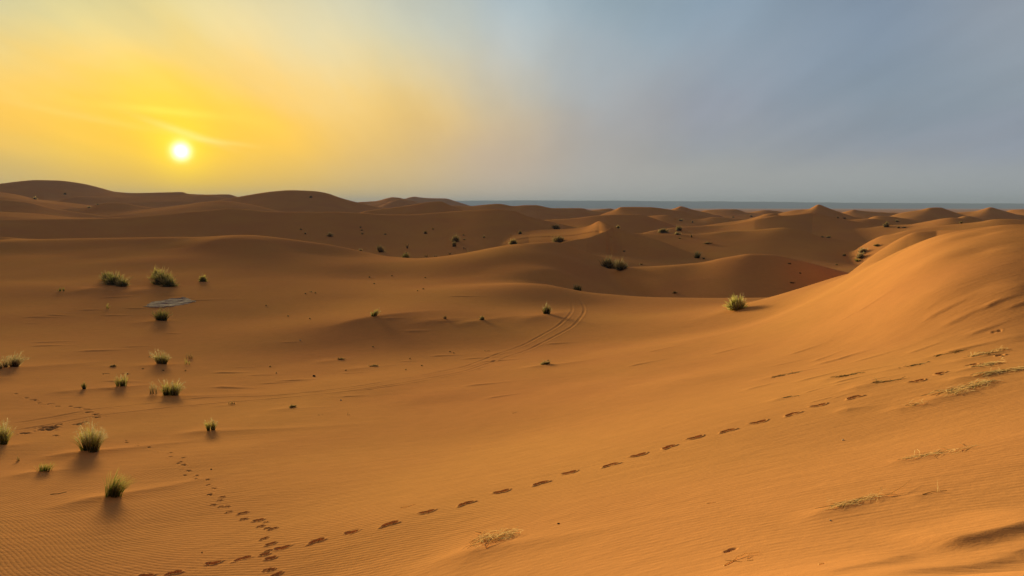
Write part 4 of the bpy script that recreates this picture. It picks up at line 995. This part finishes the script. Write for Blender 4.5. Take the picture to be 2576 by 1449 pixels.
stick([[(2360,1122),(2384,1132,.01),(2416,1137)],[(2419,1131,.01),(2420,1137),(2446,1137)],[(2414,1117,.02),(2424,1122,.01),(2436,1124)]],'angular pale stems at the upper end of the sparse scatter', rad_m=.0035)
stick([[(1822,1424),(1850,1408,.01),(1872,1398,.02),(1911,1394,.02)],[(1879,1407),(1885,1399,.02)]],'pale forked twig lying in the lower right foreground', rad_m=.005)
stick([[(1826,1409),(1862,1413),(1895,1409)]],'thin brown twig crossing under the pale forked twig', 'brown', rad_m=.003)
stick([[(1006,1277,.0),(1014,1277,.01),(1030,1273),(1046,1268)]],'small white stick lying just above the footprint trail', rad_m=.005)
stick([[(1777,1395-128),(1800,1264)]],'thin straw lying on the rippled sand right of centre', rad_m=.003)
stick([[(2060,1425),(2072,1421)]],'short pale twig near the bottom edge', rad_m=.005)
stick([[(1288,1045-5),(1300,1037)]],'short pale straw on the smooth sand in the middle', rad_m=.005)
for a in [(132,1244,165,1237),(270,1230-160,285,1068)]:
    pass
stick([[(127,1319-75),(150,1242),(168,1238)]],'thin dark twig on the ripples at far left', 'brown', rad_m=.004)
# ---- grey clay patch
def clay():
    out = [(358,771),(378,762),(400,756),(432,752),(462,750),(480,753),(497,757),(478,763),(455,768),(430,772),(405,774),(375,774)]
    P = []
    k = len(out)
    for i in range(k):
        a, b = np.array(out[i]), np.array(out[(i+1) % k])
        for s_ in range(7): P.append(a + (b-a)*s_/7 + rng.normal(0, .55, 2))
    cu = np.mean([p[0] for p in P]); cv = np.mean([p[1] for p in P])
    W3 = []; rings = [1.0, .985, .93, .8, .6, .4, .2, .05]
    for q, k_ in enumerate(rings):
        for p in P:
            u = cu + (p[0]-cu)*k_; v = cv + (p[1]-cv)*k_; x, y, _ = hit(u, v)
            lift = [-.06, .015, .035, .04, .04, .04, .04, .04][q] + float(vnoise(np.array([x*1.3]), np.array([y*1.3]), 44)[0]) * (.06 if q > 0 else .02) + float(vnoise(np.array([x*4]), np.array([y*3]), 45)[0]) * .02
            W3.append((x, y, zfin(x, y) + lift))
    m = len(P); F = [(r*m+i, r*m+(i+1) % m, (r+1)*m+(i+1) % m, (r+1)*m+i) for r in range(len(rings)-1) for i in range(m)]
    F.append(tuple((len(rings)-1)*m+i for i in range(m)))
    o0 = np.array(W3).mean(0); V = [tuple(np.array(w) - o0) for w in W3]
    me = bpy.data.meshes.new("clay_slab"); me.from_pydata(V, [], F); me.update(); me.materials.append(MT['clay'])
    o = bpy.data.objects.new("clay_slab", me); C.objects.link(o); o.location = tuple(o0)
    tag(o, 'flat grey purplish slab of cracked dry clay on the left slope', 'clay slab')
clay()
